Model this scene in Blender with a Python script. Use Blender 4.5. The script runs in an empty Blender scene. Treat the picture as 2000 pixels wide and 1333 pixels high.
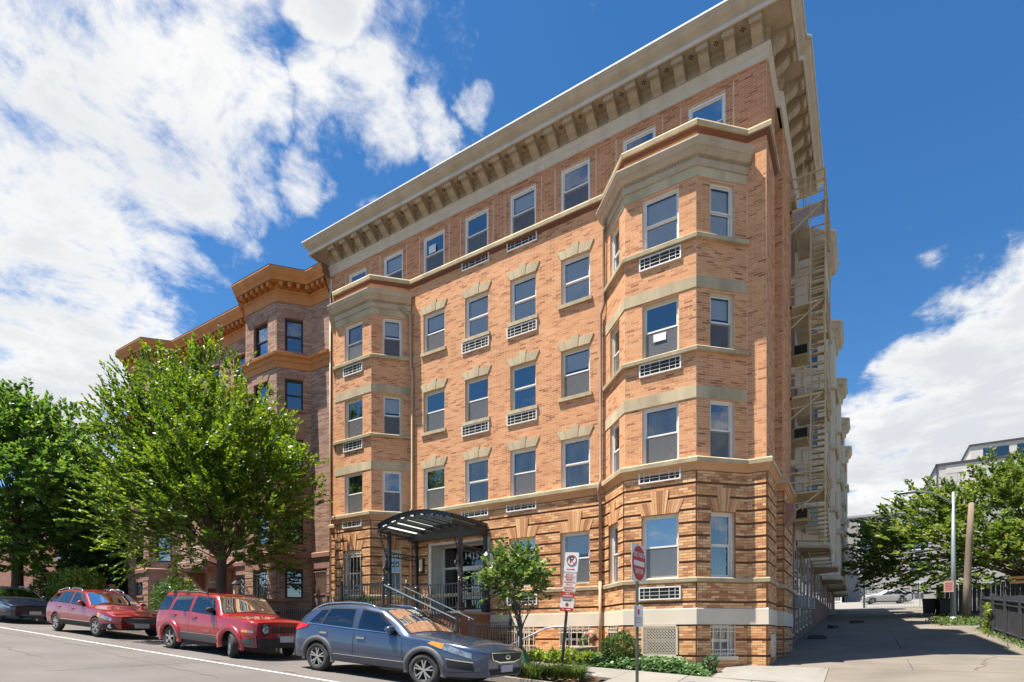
import bpy, math, random
import numpy as np
from mathutils import Vector, Matrix
R = math.radians
SC = bpy.context.scene
COL = SC.collection
random.seed(7)
rng = np.random.default_rng(11)

# ---------------------------------------------------------------- camera
cam = bpy.data.cameras.new('camera')
camo = bpy.data.objects.new('camera', cam); COL.objects.link(camo)
camo.location = (2.303, -16.869, 0.817)
camo.rotation_euler = (R(90), 0, R(32.05))
cam.sensor_width = 36.0; cam.lens = 36.0*1102/2000; cam.shift_y = (1245-666.5)/2000
cam.clip_start = 0.1; cam.clip_end = 3000
SC.camera = camo

# ---------------------------------------------------------------- sun and sky
SUN_D = Vector((1.06, 1.0, -3.65)).normalized()          # direction the light travels
sl = bpy.data.lights.new('sun', 'SUN'); so = bpy.data.objects.new('sun', sl); COL.objects.link(so)
sl.energy = 5.0; sl.angle = R(0.53); sl.color = (1.0, 0.93, 0.83)
so.rotation_euler = SUN_D.to_track_quat('-Z', 'Y').to_euler(); so.location = (-30, -40, 90)
SUN_EL = math.asin(-SUN_D.z)
SUN_AZ = math.atan2(-SUN_D.x, -SUN_D.y)
W = bpy.data.worlds.new('World'); SC.world = W; W.use_nodes = True
wn = W.node_tree.nodes; wl = W.node_tree.links; wn.clear()
def wnode(t, **k):
    n = wn.new(t)
    for a, b in k.items(): setattr(n, a, b)
    return n
def wmath(op, a, b=None, c=None, clamp=False):
    n = wn.new('ShaderNodeMath'); n.operation = op; n.use_clamp = clamp
    for i, v in enumerate((a, b, c)):
        if v is None: continue
        if isinstance(v, (int, float)): n.inputs[i].default_value = v
        else: wl.new(v, n.inputs[i])
    return n.outputs[0]
def wrange(v, a, b, c=0.0, d=1.0):
    n = wn.new('ShaderNodeMapRange'); n.interpolation_type = 'SMOOTHSTEP'
    wl.new(v, n.inputs[0])
    for i, q in enumerate((a, b, c, d)): n.inputs[i+1].default_value = q
    return n.outputs[0]
sky = wnode('ShaderNodeTexSky', sky_type='NISHITA', sun_disc=False)
sky.sun_elevation = SUN_EL; sky.sun_rotation = SUN_AZ
sky.altitude = 100; sky.air_density = 1.0; sky.dust_density = 0.1; sky.ozone_density = 3.2
tc = wnode('ShaderNodeTexCoord'); DIR = tc.outputs['Generated']
sep = wnode('ShaderNodeSeparateXYZ'); wl.new(DIR, sep.inputs[0])
zc = wmath('ADD', wmath('MAXIMUM', sep.outputs[2], 0.0), 0.16)
comb = wnode('ShaderNodeCombineXYZ')
wl.new(wmath('DIVIDE', sep.outputs[0], zc), comb.inputs[0]); wl.new(wmath('DIVIDE', sep.outputs[1], zc), comb.inputs[1])
def wnoise(scale, detail, rough, vec=None, off=(0, 0, 0), dist=0.0):
    m = wnode('ShaderNodeMapping'); wl.new(vec if vec is not None else comb.outputs[0], m.inputs[0]); m.inputs[1].default_value = off
    n = wnode('ShaderNodeTexNoise'); wl.new(m.outputs[0], n.inputs[0])
    n.inputs['Scale'].default_value = scale; n.inputs['Detail'].default_value = detail
    n.inputs['Roughness'].default_value = rough; n.inputs['Distortion'].default_value = dist
    return n.outputs[0]
def sky_dir(x, y):
    th = R(32.05); a = (x-1000)/1102.0
    v = Vector((-math.sin(th)+math.cos(th)*a, math.cos(th)+math.sin(th)*a, (1245-y)/1102.0))
    return v.normalized()
# where the big cloud masses of this day stand: direction, angular radius, weight
MASSES = [(80, 190, .16, .52), (30, 420, .17, .56), (270, 310, .08, .40), (30, 640, .13, .62), (420, 200, .05, .36), (510, 180, .028, .34), (180, 560, .06, .36), (120, 740, .07, .5),
          (640, 220, .034, .34), (740, 235, .04, .38), (860, 258, .03, .36), (575, 322, .028, .44), (655, 45, .028, .38), (340, 545, .025, .36), (945, 190, .018, .36),
          (1850, 860, .09, .78), (2060, 820, .11, .80), (1740, 890, .07, .74), (1960, 980, .14, .74), (1660, 980, .08, .6)]
wv = wnode('ShaderNodeTexNoise'); wl.new(DIR, wv.inputs[0]); wv.inputs['Scale'].default_value = 5.0; wv.inputs['Detail'].default_value = 5; wv.inputs['Roughness'].default_value = .6
wsub = wnode('ShaderNodeVectorMath', operation='SUBTRACT'); wl.new(wv.outputs['Color'], wsub.inputs[0]); wsub.inputs[1].default_value = (.5, .5, .5)
wsc = wnode('ShaderNodeVectorMath', operation='SCALE'); wl.new(wsub.outputs[0], wsc.inputs[0]); wsc.inputs['Scale'].default_value = .16
wad = wnode('ShaderNodeVectorMath', operation='ADD'); wl.new(DIR, wad.inputs[0]); wl.new(wsc.outputs[0], wad.inputs[1])
wnm = wnode('ShaderNodeVectorMath', operation='NORMALIZE'); wl.new(wad.outputs[0], wnm.inputs[0]); WDIR = wnm.outputs[0]
def cap(x, y, r0, r1, wgt):
    dp = wnode('ShaderNodeVectorMath', operation='DOT_PRODUCT'); wl.new(WDIR, dp.inputs[0]); dp.inputs[1].default_value = sky_dir(x, y)
    return wrange(dp.outputs['Value'], math.cos(r0), math.cos(r1), 0.0, wgt)
clear = None                                             # the open blue part of the sky
for (x, y, r) in ((1250, 250, .55), (1800, 330, .45), (1000, -500, .5), (420, 470, .16)):
    v = cap(x, y, r, r*.55, 1.0); clear = v if clear is None else wmath('MAXIMUM', clear, v)
acc = wmath('MULTIPLY', wmath('SUBTRACT', 1.0, clear), .13)  # cloud cover added mostly out of view, as neutral fill light
for (x, y, rad, wgt) in MASSES: acc = wmath('MAXIMUM', acc, cap(x, y, rad*2.0, rad*.1, wgt))
n1 = wnoise(1.9, 12, 0.62, off=(3.1, 7.7, 0.4), dist=0.5)
n2 = wnoise(6.0, 9, 0.65, off=(1.0, 2.0, 5.0), dist=0.3)
den = wmath('ADD', wmath('ADD', wmath('MULTIPLY', wmath('SUBTRACT', n1, .5), 1.9), wmath('MULTIPLY', wmath('SUBTRACT', n2, .5), 1.1)), acc)
cov = wrange(den, 0.20, 0.56)
shade = wrange(wmath('ADD', den, wmath('MULTIPLY', wnoise(2.6, 6, .55, off=(8, 3, 1)), -0.9)), -0.25, 0.45)
cr = wnode('ShaderNodeMix', data_type='RGBA'); wl.new(wmath('SUBTRACT', 1.0, wmath('MULTIPLY', shade, 0.55)), cr.inputs[0])
cr.inputs[6].default_value = (0.45, 0.51, 0.60, 1); cr.inputs[7].default_value = (1.0, 0.99, 0.97, 1)
bg1 = wnode('ShaderNodeBackground'); hsv = wnode('ShaderNodeHueSaturation'); wl.new(sky.outputs[0], hsv.inputs['Color']); hsv.inputs['Saturation'].default_value = 1.27; hsv.inputs['Value'].default_value = 1.0; wl.new(hsv.outputs[0], bg1.inputs[0]); bg1.inputs[1].default_value = 0.071
bg2 = wnode('ShaderNodeBackground'); wl.new(cr.outputs[2], bg2.inputs[0]); bg2.inputs[1].default_value = 0.46
mxs = wnode('ShaderNodeMixShader'); wl.new(cov, mxs.inputs[0]); wl.new(bg1.outputs[0], mxs.inputs[1]); wl.new(bg2.outputs[0], mxs.inputs[2])
wo = wnode('ShaderNodeOutputWorld'); wl.new(mxs.outputs[0], wo.inputs[0])
SC.view_settings.view_transform = 'Standard'; SC.view_settings.look = 'None'
SC.view_settings.gamma = 1.0; SC.view_settings.exposure = 1.2; SC.view_settings.use_curve_mapping = False
SC.cycles.max_bounces = 8; SC.cycles.transparent_max_bounces = 12; SC.cycles.use_denoising = True
SC.cycles.caustics_reflective = False; SC.cycles.caustics_refractive = False

# ---------------------------------------------------------------- materials
M = {}
def pm(name, col, col2=None, nscale=3.0, rough=0.8, bump=0.0, bscale=40.0, metal=0.0, spec=0.5, coat=0.0, rnd=0.0, streak=False, amt=(.35, .65), detail=6):
    m = bpy.data.materials.new(name); m.use_nodes = True; nt = m.node_tree; N = nt.nodes; L = nt.links
    b = N['Principled BSDF']; b.inputs['Roughness'].default_value = rough; b.inputs['Metallic'].default_value = metal
    b.inputs['Specular IOR Level'].default_value = spec; b.inputs['Coat Weight'].default_value = coat; b.inputs['Coat Roughness'].default_value = .04
    t = N.new('ShaderNodeTexCoord'); src = t.outputs['Object']
    if streak:
        mp = N.new('ShaderNodeMapping'); mp.inputs[3].default_value = (1, 1, .22); L.new(src, mp.inputs[0]); src = mp.outputs[0]
    if col2 is None: col2 = tuple(c*0.8 for c in col)
    nz = N.new('ShaderNodeTexNoise'); nz.inputs['Scale'].default_value = nscale; nz.inputs['Detail'].default_value = detail; nz.inputs['Roughness'].default_value = .62
    L.new(src, nz.inputs[0])
    rp = N.new('ShaderNodeMapRange'); rp.inputs[1].default_value = amt[0]; rp.inputs[2].default_value = amt[1]; L.new(nz.outputs[0], rp.inputs[0])
    mx = N.new('ShaderNodeMix'); mx.data_type = 'RGBA'; mx.inputs[6].default_value = (*col, 1); mx.inputs[7].default_value = (*col2, 1); L.new(rp.outputs[0], mx.inputs[0])
    out = mx.outputs[2]
    if rnd:
        g = N.new('ShaderNodeNewGeometry'); oi = N.new('ShaderNodeObjectInfo')
        a = N.new('ShaderNodeMath'); a.operation = 'ADD'; L.new(g.outputs['Random Per Island'], a.inputs[0]); L.new(oi.outputs['Random'], a.inputs[1])
        fr = N.new('ShaderNodeMath'); fr.operation = 'FRACT'; L.new(a.outputs[0], fr.inputs[0])
        mr = N.new('ShaderNodeMapRange'); mr.inputs[3].default_value = 1-rnd; mr.inputs[4].default_value = 1+rnd*.7; L.new(fr.outputs[0], mr.inputs[0])
        hs = N.new('ShaderNodeHueSaturation'); L.new(out, hs.inputs['Color']); L.new(mr.outputs[0], hs.inputs['Value'])
        out = hs.outputs[0]
    L.new(out, b.inputs['Base Color'])
    if bump:
        bn = N.new('ShaderNodeTexNoise'); bn.inputs['Scale'].default_value = bscale; bn.inputs['Detail'].default_value = 5; L.new(t.outputs['Object'], bn.inputs[0])
        bp = N.new('ShaderNodeBump'); bp.inputs['Strength'].default_value = bump; bp.inputs['Distance'].default_value = .02
        L.new(bn.outputs[0], bp.inputs['Height']); L.new(bp.outputs[0], b.inputs['Normal'])
    M[name] = m
    return m
def brickmat(name, stops, dark=.25):
    """per-brick colour from the island / object random value, plus fine grain"""
    m = bpy.data.materials.new(name); m.use_nodes = True; nt = m.node_tree; N = nt.nodes; L = nt.links
    b = N['Principled BSDF']; b.inputs['Roughness'].default_value = .88; b.inputs['Specular IOR Level'].default_value = .25
    g = N.new('ShaderNodeNewGeometry'); oi = N.new('ShaderNodeObjectInfo')
    a = N.new('ShaderNodeMath'); a.operation = 'ADD'; L.new(g.outputs['Random Per Island'], a.inputs[0]); L.new(oi.outputs['Random'], a.inputs[1])
    fr = N.new('ShaderNodeMath'); fr.operation = 'FRACT'; L.new(a.outputs[0], fr.inputs[0])
    cr = N.new('ShaderNodeValToRGB'); cr.color_ramp.interpolation = 'LINEAR'
    el = cr.color_ramp.elements
    while len(el) < len(stops): el.new(.5)
    for e, (p, c) in zip(el, stops): e.position = p; e.color = (*c, 1)
    L.new(fr.outputs[0], cr.inputs[0])
    t = N.new('ShaderNodeTexCoord')
    nz = N.new('ShaderNodeTexNoise'); nz.inputs['Scale'].default_value = .55; nz.inputs['Detail'].default_value = 6; L.new(t.outputs['Object'], nz.inputs[0])
    mr = N.new('ShaderNodeMapRange'); mr.inputs[1].default_value = .3; mr.inputs[2].default_value = .7; mr.inputs[3].default_value = 1-dark; mr.inputs[4].default_value = 1+dark*.5; L.new(nz.outputs[0], mr.inputs[0])
    nf = N.new('ShaderNodeTexNoise'); nf.inputs['Scale'].default_value = 35; nf.inputs['Detail'].default_value = 3; L.new(t.outputs['Object'], nf.inputs[0])
    m2 = N.new('ShaderNodeMapRange'); m2.inputs[3].default_value = .78; m2.inputs[4].default_value = 1.22; L.new(nf.outputs[0], m2.inputs[0])
    mu = N.new('ShaderNodeMath'); mu.operation = 'MULTIPLY'; L.new(mr.outputs[0], mu.inputs[0]); L.new(m2.outputs[0], mu.inputs[1])
    hs = N.new('ShaderNodeHueSaturation'); L.new(cr.outputs[0], hs.inputs['Color']); L.new(mu.outputs[0], hs.inputs['Value'])
    L.new(hs.outputs[0], b.inputs['Base Color'])
    bp = N.new('ShaderNodeBump'); bp.inputs['Strength'].default_value = .05; bp.inputs['Distance'].default_value = .004; L.new(nf.outputs[0], bp.inputs['Height']); L.new(bp.outputs[0], b.inputs['Normal'])
    M[name] = m
def glassmat(name, tint, refl, rough=.01, trans=.75):
    m = bpy.data.materials.new(name); m.use_nodes = True; nt = m.node_tree; N = nt.nodes; L = nt.links; N.clear()
    o = N.new('ShaderNodeOutputMaterial'); mx = N.new('ShaderNodeMixShader'); tr = N.new('ShaderNodeBsdfTransparent'); gl = N.new('ShaderNodeBsdfGlossy')
    tr.inputs[0].default_value = (*[c*trans for c in tint], 1); gl.inputs[0].default_value = (1, 1, 1, 1); gl.inputs['Roughness'].default_value = rough
    lw = N.new('ShaderNodeFresnel'); lw.inputs[0].default_value = 1.5
    mr = N.new('ShaderNodeMapRange'); mr.inputs[3].default_value = refl; mr.inputs[4].default_value = 1.0; L.new(lw.outputs[0], mr.inputs[0])
    t = N.new('ShaderNodeTexCoord'); nz = N.new('ShaderNodeTexNoise'); nz.inputs['Scale'].default_value = 1.3; L.new(t.outputs['Object'], nz.inputs[0])
    bp = N.new('ShaderNodeBump'); bp.inputs['Strength'].default_value = .06; bp.inputs['Distance'].default_value = .05; L.new(nz.outputs[0], bp.inputs['Height']); L.new(bp.outputs[0], gl.inputs['Normal'])
    L.new(mr.outputs[0], mx.inputs[0]); L.new(tr.outputs[0], mx.inputs[1]); L.new(gl.outputs[0], mx.inputs[2]); L.new(mx.outputs[0], o.inputs[0])
    M[name] = m
def leafmat(name, c1, c2, c3, transl=.35):
    m = bpy.data.materials.new(name); m.use_nodes = True; nt = m.node_tree; N = nt.nodes; L = nt.links; N.clear()
    o = N.new('ShaderNodeOutputMaterial'); g = N.new('ShaderNodeNewGeometry')
    cr = N.new('ShaderNodeValToRGB'); el = cr.color_ramp.elements; el.new(.5)
    for e, (p, c) in zip(el, ((0, c1), (.55, c2), (1, c3))): e.position = p; e.color = (*c, 1)
    L.new(g.outputs['Random Per Island'], cr.inputs[0])
    p = N.new('ShaderNodeBsdfPrincipled'); p.inputs['Roughness'].default_value = .42; p.inputs['Specular IOR Level'].default_value = .45; L.new(cr.outputs[0], p.inputs['Base Color'])
    tl = N.new('ShaderNodeBsdfTranslucent')
    hs = N.new('ShaderNodeHueSaturation'); hs.inputs['Value'].default_value = 1.7; hs.inputs['Saturation'].default_value = 1.1; hs.inputs['Hue'].default_value = .485; L.new(cr.outputs[0], hs.inputs['Color']); L.new(hs.outputs[0], tl.inputs[0])
    mx = N.new('ShaderNodeMixShader'); mx.inputs[0].default_value = transl; L.new(p.outputs[0], mx.inputs[1]); L.new(tl.outputs[0], mx.inputs[2]); L.new(mx.outputs[0], o.inputs[0])
    M[name] = m
brickmat('brick_tan', [(0, (.33, .13, .06)), (.10, (.46, .20, .09)), (.3, (.59, .275, .125)), (.75, (.66, .32, .15)), (1, (.68, .355, .18))], .12)
brickmat('brick_top', [(0, (.30, .11, .05)), (.10, (.42, .165, .075)), (.3, (.52, .215, .10)), (.75, (.58, .25, .12)), (1, (.60, .28, .14))], .12)
brickmat('brick_rustic', [(0, (.34, .15, .075)), (.2, (.52, .25, .12)), (.5, (.63, .33, .155)), (.8, (.72, .41, .20)), (1, (.77, .49, .26))], .16)
brickmat('brick_roman', [(0, (.28, .165, .13)), (.3, (.39, .24, .18)), (.7, (.48, .30, .225)), (1, (.53, .35, .27))], .16)
brickmat('brick_brown', [(0, (.18, .08, .05)), (.4, (.28, .13, .085)), (1, (.36, .18, .12))], .15)
pm('mortar_tan', (.74, .50, .34), (.62, .41, .27), 1.5, .95, .2, 60)
pm('groove_shade', (.22, .12, .065), (.15, .08, .045), 2, .95, .2, 60)  # dark tone stands for the shade inside the rustic grooves
pm('mortar_rustic', (.36, .19, .09), (.29, .15, .07), 1.5, .95, .2, 60)
pm('mortar_roman', (.40, .25, .18), (.32, .20, .14), 2, .95, .2, 60)
pm('sandstone', (.55, .45, .285), (.36, .29, .18), 1.6, .9, .25, 30, rnd=.10, streak=True)
pm('brownstone', (.36, .20, .15), (.26, .14, .10), 1.4, .9, .2, 25, rnd=.06)
pm('cream_paint', (.66, .57, .45), (.58, .50, .39), 1.2, .7, .1, 30, amt=(.4, .75))
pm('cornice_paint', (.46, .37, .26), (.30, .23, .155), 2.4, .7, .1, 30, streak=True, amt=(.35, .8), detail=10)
pm('cornice_light', (.52, .42, .30), (.36, .275, .185), 2.4, .7, .1, 30, streak=True, amt=(.38, .85), detail=10)  # lighter copy of cornice_paint, sunlit tone of the crown put in
pm('architrave_lit', (.64, .54, .42), (.50, .41, .31), 2.4, .7, .1, 30, streak=True, amt=(.4, .85))  # cornice paint made lighter: sunlight on the strips put into the colour
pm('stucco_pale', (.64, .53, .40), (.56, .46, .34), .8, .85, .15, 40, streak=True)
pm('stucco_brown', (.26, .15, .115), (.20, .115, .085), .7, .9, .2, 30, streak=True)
pm('orange_paint', (.56, .225, .06), (.46, .175, .045), 1.6, .65, .1, 30, streak=True)
pm('white_frame', (.78, .76, .72), (.70, .68, .63), 2.0, .5)
pm('cream_frame', (.66, .59, .42), (.58, .51, .36), 2.0, .55)
pm('dark_frame', (.035, .032, .03), (.05, .045, .04), 2.0, .5)
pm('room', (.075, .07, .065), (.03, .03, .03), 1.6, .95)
pm('blind', (.80, .80, .78), (.72, .72, .71), 2, .8)
pm('curtain', (.50, .49, .46), (.36, .35, .33), 3, .95, streak=True)
pm('screen', (.17, .17, .17), (.14, .14, .145), 4, .7)
b_ = M['screen'].node_tree; tl_ = b_.nodes.new('ShaderNodeBsdfTransparent'); mx_ = b_.nodes.new('ShaderNodeMixShader'); mx_.inputs[0].default_value = .42
b_.links.new(b_.nodes['Principled BSDF'].outputs[0], mx_.inputs[1]); b_.links.new(tl_.outputs[0], mx_.inputs[2]); b_.links.new(mx_.outputs[0], b_.nodes['Material Output'].inputs[0])
pm('white_paper', (.75, .76, .78), None, 2, .8)
glassmat('glass', (.75, .84, .90), .20)
glassmat('glass_bright', (.75, .84, .90), .34)
glassmat('glass_clear', (.95, .97, 1.0), .07, .01, .95)
glassmat('glass_door', (.5, .52, .5), .07)
pm('glass_roof', (.55, .64, .60), (.48, .57, .53), 2, .3)
b_ = M['glass_roof'].node_tree; tl_ = b_.nodes.new('ShaderNodeBsdfTranslucent'); tl_.inputs[0].default_value = (.62, .72, .68, 1); mx_ = b_.nodes.new('ShaderNodeMixShader'); mx_.inputs[0].default_value = .6
b_.links.new(b_.nodes['Principled BSDF'].outputs[0], mx_.inputs[1]); b_.links.new(tl_.outputs[0], mx_.inputs[2]); b_.links.new(mx_.outputs[0], b_.nodes['Material Output'].inputs[0])
pm('grille_dark', (.03, .028, .026), (.02, .02, .02), 3, .7)
pm('iron_black', (.016, .017, .021), (.028, .027, .028), 6, .42, .1, 60, spec=.6)
pm('escape_paint', (.62, .50, .31), (.50, .39, .23), 3, .6, .1, 40)
pm('steel_rail', (.55, .55, .55), (.45, .45, .45), 5, .25, metal=.9)
pm('pipe_brown', (.32, .22, .16), (.24, .16, .11), 2, .6)
pm('pipe_tan', (.50, .36, .23), (.42, .30, .18), 2, .6)
pm('asphalt', (.150, .135, .122), (.100, .090, .083), .45, .92, .35, 120, detail=12, amt=(.30, .72))
pm('road_paint', (.66, .64, .60), (.50, .48, .45), 6, .8, .2, 60)
pm('yellow_paint', (.45, .34, .12), (.25, .2, .12), 14, .85)
pm('concrete_walk', (.255, .24, .215), (.21, .195, .17), .9, .93, .3, 60, rnd=.07)
pm('concrete_alley', (.195, .17, .135), (.120, .102, .08), .5, .93, .35, 45, amt=(.32, .75), detail=12)
pm('kerb_stone', (.30, .27, .23), (.22, .20, .17), 2.5, .9, .4, 40)
pm('soil', (.12, .078, .045), (.07, .045, .028), 4, 1, .8, 30)
pm('gravel', (.17, .155, .135), (.09, .085, .075), 18, 1, .8, 60)
pm('roof_tar', (.10, .10, .10), None, 2, .9)
pm('grey_stucco', (.34, .325, .31), (.29, .28, .265), .4, .9)
pm('grey_panel', (.52, .495, .46), (.47, .45, .42), .3, .85, rnd=.12)
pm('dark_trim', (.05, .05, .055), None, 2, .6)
pm('red_brick_far', (.30, .14, .10), (.22, .10, .07), 3, .9)
pm('tan_wall', (.44, .30, .18), (.36, .24, .14), 1.5, .9, .2, 40)
pm('wood_pole', (.26, .19, .14), (.16, .115, .085), 3, .9, .5, 30, streak=True)
pm('bark', (.13, .095, .07), (.065, .048, .036), 5, .95, .8, 25, streak=True)
pm('bark_grey', (.15, .13, .11), (.08, .07, .06), 5, .95, .6, 25, streak=True)
pm('lamp_grey', (.30, .335, .36), (.25, .28, .30), 2, .5, metal=.2)
pm('sign_white', (.74, .73, .70), (.64, .63, .60), 5, .55)
pm('sign_red', (.50, .035, .025), (.42, .03, .022), 5, .5)
pm('sign_black', (.02, .02, .02), None, 5, .5)
pm('sign_back', (.30, .31, .31), None, 5, .5, metal=.4)
pm('sign_tan', (.55, .36, .28), (.48, .3, .23), 5, .6)
pm('post_green', (.045, .055, .038), (.07, .07, .05), 8, .6)
pm('fence_dark', (.055, .058, .066), (.035, .037, .042), 2.5, .6)
pm('tyre', (.028, .027, .026), (.045, .042, .04), 6, .85, .2, 80)
pm('alloy', (.52, .51, .49), (.42, .41, .40), 4, .3, metal=.75)
pm('black_plastic', (.022, .022, .023), (.03, .03, .03), 5, .65, spec=.3)
pm('grey_plastic', (.105, .105, .108), (.085, .085, .09), 5, .6)
pm('chrome', (.75, .75, .75), (.65, .65, .65), 5, .12, metal=1)
pm('paint_blue', (.050, .075, .135), (.043, .065, .118), 2, .28, metal=.45, coat=1)
pm('paint_red', (.36, .014, .020), (.31, .012, .017), 2, .3, metal=.2, coat=1)
pm('paint_maroon', (.30, .012, .018), (.25, .01, .015), 2, .3, metal=.25, coat=1)
pm('paint_navy', (.016, .022, .055), (.012, .018, .045), 2, .25, metal=.4, coat=1)
pm('paint_white', (.70, .70, .70), (.62, .62, .62), 2, .3, coat=1)
pm('paint_silver', (.46, .45, .43), (.4, .39, .38), 2, .3, metal=.4, coat=1)
pm('lamp_clear', (.42, .44, .46), (.16, .17, .18), 14, .12, metal=.5)
pm('lamp_amber', (.80, .30, .02), (.7, .24, .02), 9, .2)
pm('lamp_red', (.55, .02, .02), (.42, .01, .01), 9, .2)
pm('plate', (.50, .49, .51), (.44, .43, .45), 8, .6)
glassmat('glass_car', (.35, .4, .42), .11, .01, .55)
pm('car_interior', (.045, .042, .04), (.02, .02, .02), 4, .9)
pm('bag_green', (.03, .13, .055), (.02, .085, .035), 5, .6, .6, 12)
pm('planter', (.36, .29, .20), (.28, .22, .15), 3, .9, .4, 30)
pm('standpipe_red', (.50, .06, .03), (.4, .05, .02), 5, .4)
pm('bin_black', (.02, .02, .022), None, 5, .6)
leafmat('leaf_zelkova', (.04, .085, .013), (.09, .165, .022), (.19, .27, .034), .42)
leafmat('leaf_maple', (.05, .11, .024), (.09, .18, .035), (.16, .265, .05), .42)
leafmat('leaf_conifer', (.014, .040, .014), (.028, .075, .022), (.05, .12, .03), .2)
leafmat('leaf_hedge', (.08, .14, .02), (.15, .23, .03), (.26, .33, .05), .35)
leafmat('leaf_right', (.06, .105, .022), (.115, .185, .036), (.23, .27, .065), .44)
leafmat('leaf_sapling', (.05, .095, .02), (.09, .16, .04), (.19, .25, .07), .35)
leafmat('leaf_ivy', (.035, .09, .022), (.07, .15, .04), (.16, .25, .09), .25)
leafmat('leaf_lime', (.12, .19, .03), (.22, .30, .05), (.32, .38, .09), .35)
leafmat('leaf_yew', (.03, .075, .015), (.06, .12, .02), (.12, .17, .03), .25)
leafmat('leaf_grass', (.04, .085, .018), (.08, .14, .03), (.15, .20, .05), .3)
leafmat('leaf_dry', (.22, .15, .07), (.30, .2, .09), (.38, .27, .14), .3)

# ---------------------------------------------------------------- mesh helpers
class MB:
    def __init__(s): s.v = []; s.f = []; s.m = []
    def add(s, vs, fs, mi=0):
        o = len(s.v); s.v.extend([tuple(p) for p in vs]); s.f.extend([tuple(i+o for i in f) for f in fs]); s.m.extend([mi]*len(fs)); return s
    def box(s, x0, x1, y0, y1, z0, z1, mi=0):
        return s.add([(x0,y0,z0),(x1,y0,z0),(x1,y1,z0),(x0,y1,z0),(x0,y0,z1),(x1,y0,z1),(x1,y1,z1),(x0,y1,z1)],
                     [(0,3,2,1),(4,5,6,7),(0,1,5,4),(1,2,6,5),(2,3,7,6),(3,0,4,7)], mi)
    def prism(s, poly, off, mi=0):
        n = len(poly); o = Vector(off); a = [Vector(p) for p in poly]; b = [p+o for p in a]
        return s.add(a+b, [tuple(range(n))[::-1], tuple(range(n, 2*n))]+[(i, (i+1) % n, n+(i+1) % n, n+i) for i in range(n)], mi)
    def bar(s, p, q, w, h=None, mi=0, up=(0, 0, 1)):
        p = Vector(p); q = Vector(q); h = w if h is None else h; d = (q-p).normalized(); u = Vector(up)
        if abs(d.dot(u)) > .98: u = Vector((1, 0, 0))
        a = d.cross(u).normalized()*(w/2); b = a.cross(d).normalized()*(h/2)
        vs = [c+sx*a+sy*b for c in (p, q) for sx, sy in ((-1,-1),(1,-1),(1,1),(-1,1))]
        return s.add(vs, [(0,3,2,1),(4,5,6,7),(0,1,5,4),(1,2,6,5),(2,3,7,6),(3,0,4,7)], mi)
    def tube(s, pts, r, n=8, mi=0, r2=None, cap=True):
        pts = [Vector(p) for p in pts]; k = len(pts); vs = []; fs = []
        prev = None
        for i, p in enumerate(pts):
            d = (pts[min(i+1, k-1)]-pts[max(i-1, 0)])
            d = d.normalized() if d.length > 1e-9 else Vector((0, 0, 1))
            if prev is None:
                u = Vector((0, 0, 1)) if abs(d.z) < .9 else Vector((1, 0, 0)); a = d.cross(u).normalized()
            else:
                a = (prev-d*prev.dot(d)); a = a.normalized() if a.length > 1e-6 else d.orthogonal().normalized()
            prev = a; b = d.cross(a)
            rr = r if r2 is None else r+(r2-r)*i/max(k-1, 1)
            if isinstance(r, (list, tuple)): rr = r[i]
            for j in range(n):
                t = 2*math.pi*j/n; vs.append(p+a*(rr*math.cos(t))+b*(rr*math.sin(t)))
        for i in range(k-1):
            for j in range(n): fs.append((i*n+j, i*n+(j+1) % n, (i+1)*n+(j+1) % n, (i+1)*n+j))
        if cap: fs.append(tuple(range(n))[::-1]); fs.append(tuple(range((k-1)*n, k*n)))
        return s.add(vs, fs, mi)
    def lathe(s, prof, c=(0, 0, 0), n=16, mi=0, axis='z', cap=True):
        vs = []; k = len(prof)
        for (r, z) in prof:
            for j in range(n):
                t = 2*math.pi*j/n; a, b = r*math.cos(t), r*math.sin(t)
                vs.append({'z': (c[0]+a, c[1]+b, c[2]+z), 'y': (c[0]+a, c[1]+z, c[2]+b), 'x': (c[0]+z, c[1]+a, c[2]+b)}[axis])
        fs = [(i*n+j, i*n+(j+1) % n, (i+1)*n+(j+1) % n, (i+1)*n+j) for i in range(k-1) for j in range(n)]
        if cap and prof[0][0] > 1e-6: fs.append(tuple(range(n))[::-1])
        if cap and prof[-1][0] > 1e-6: fs.append(tuple(range((k-1)*n, k*n)))
        return s.add(vs, fs, mi)
    def grid(s, pts, mi=0, flip=False):
        nu = len(pts); nv = len(pts[0]); vs = [p for row in pts for p in row]
        fs = [(i*nv+j, (i+1)*nv+j, (i+1)*nv+j+1, i*nv+j+1) for i in range(nu-1) for j in range(nv-1)]
        if flip: fs = [f[::-1] for f in fs]
        return s.add(vs, fs, mi)
    def mesh(s, name, mats, smooth=False):
        me = bpy.data.meshes.new(name); me.from_pydata(s.v, [], s.f)
        for m in (mats if isinstance(mats, (list, tuple)) else [mats]): me.materials.append(M[m])
        if len(set(s.m)) > 1: me.polygons.foreach_set('material_index', s.m)
        me.polygons.foreach_set('use_smooth', [bool(smooth)]*len(me.polygons))
        me.update(); return me
    def build(s, name, mats, parent=None, smooth=False, loc=None, rz=0):
        return put(s.mesh(name, mats, smooth), name, parent, loc, rz)
def put(me, name, parent=None, loc=None, rz=0):
    o = bpy.data.objects.new(name, me); COL.objects.link(o)
    if parent is not None: o.parent = parent
    if loc is not None: o.location = loc
    if rz: o.rotation_euler = (0, 0, rz)
    return o
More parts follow.
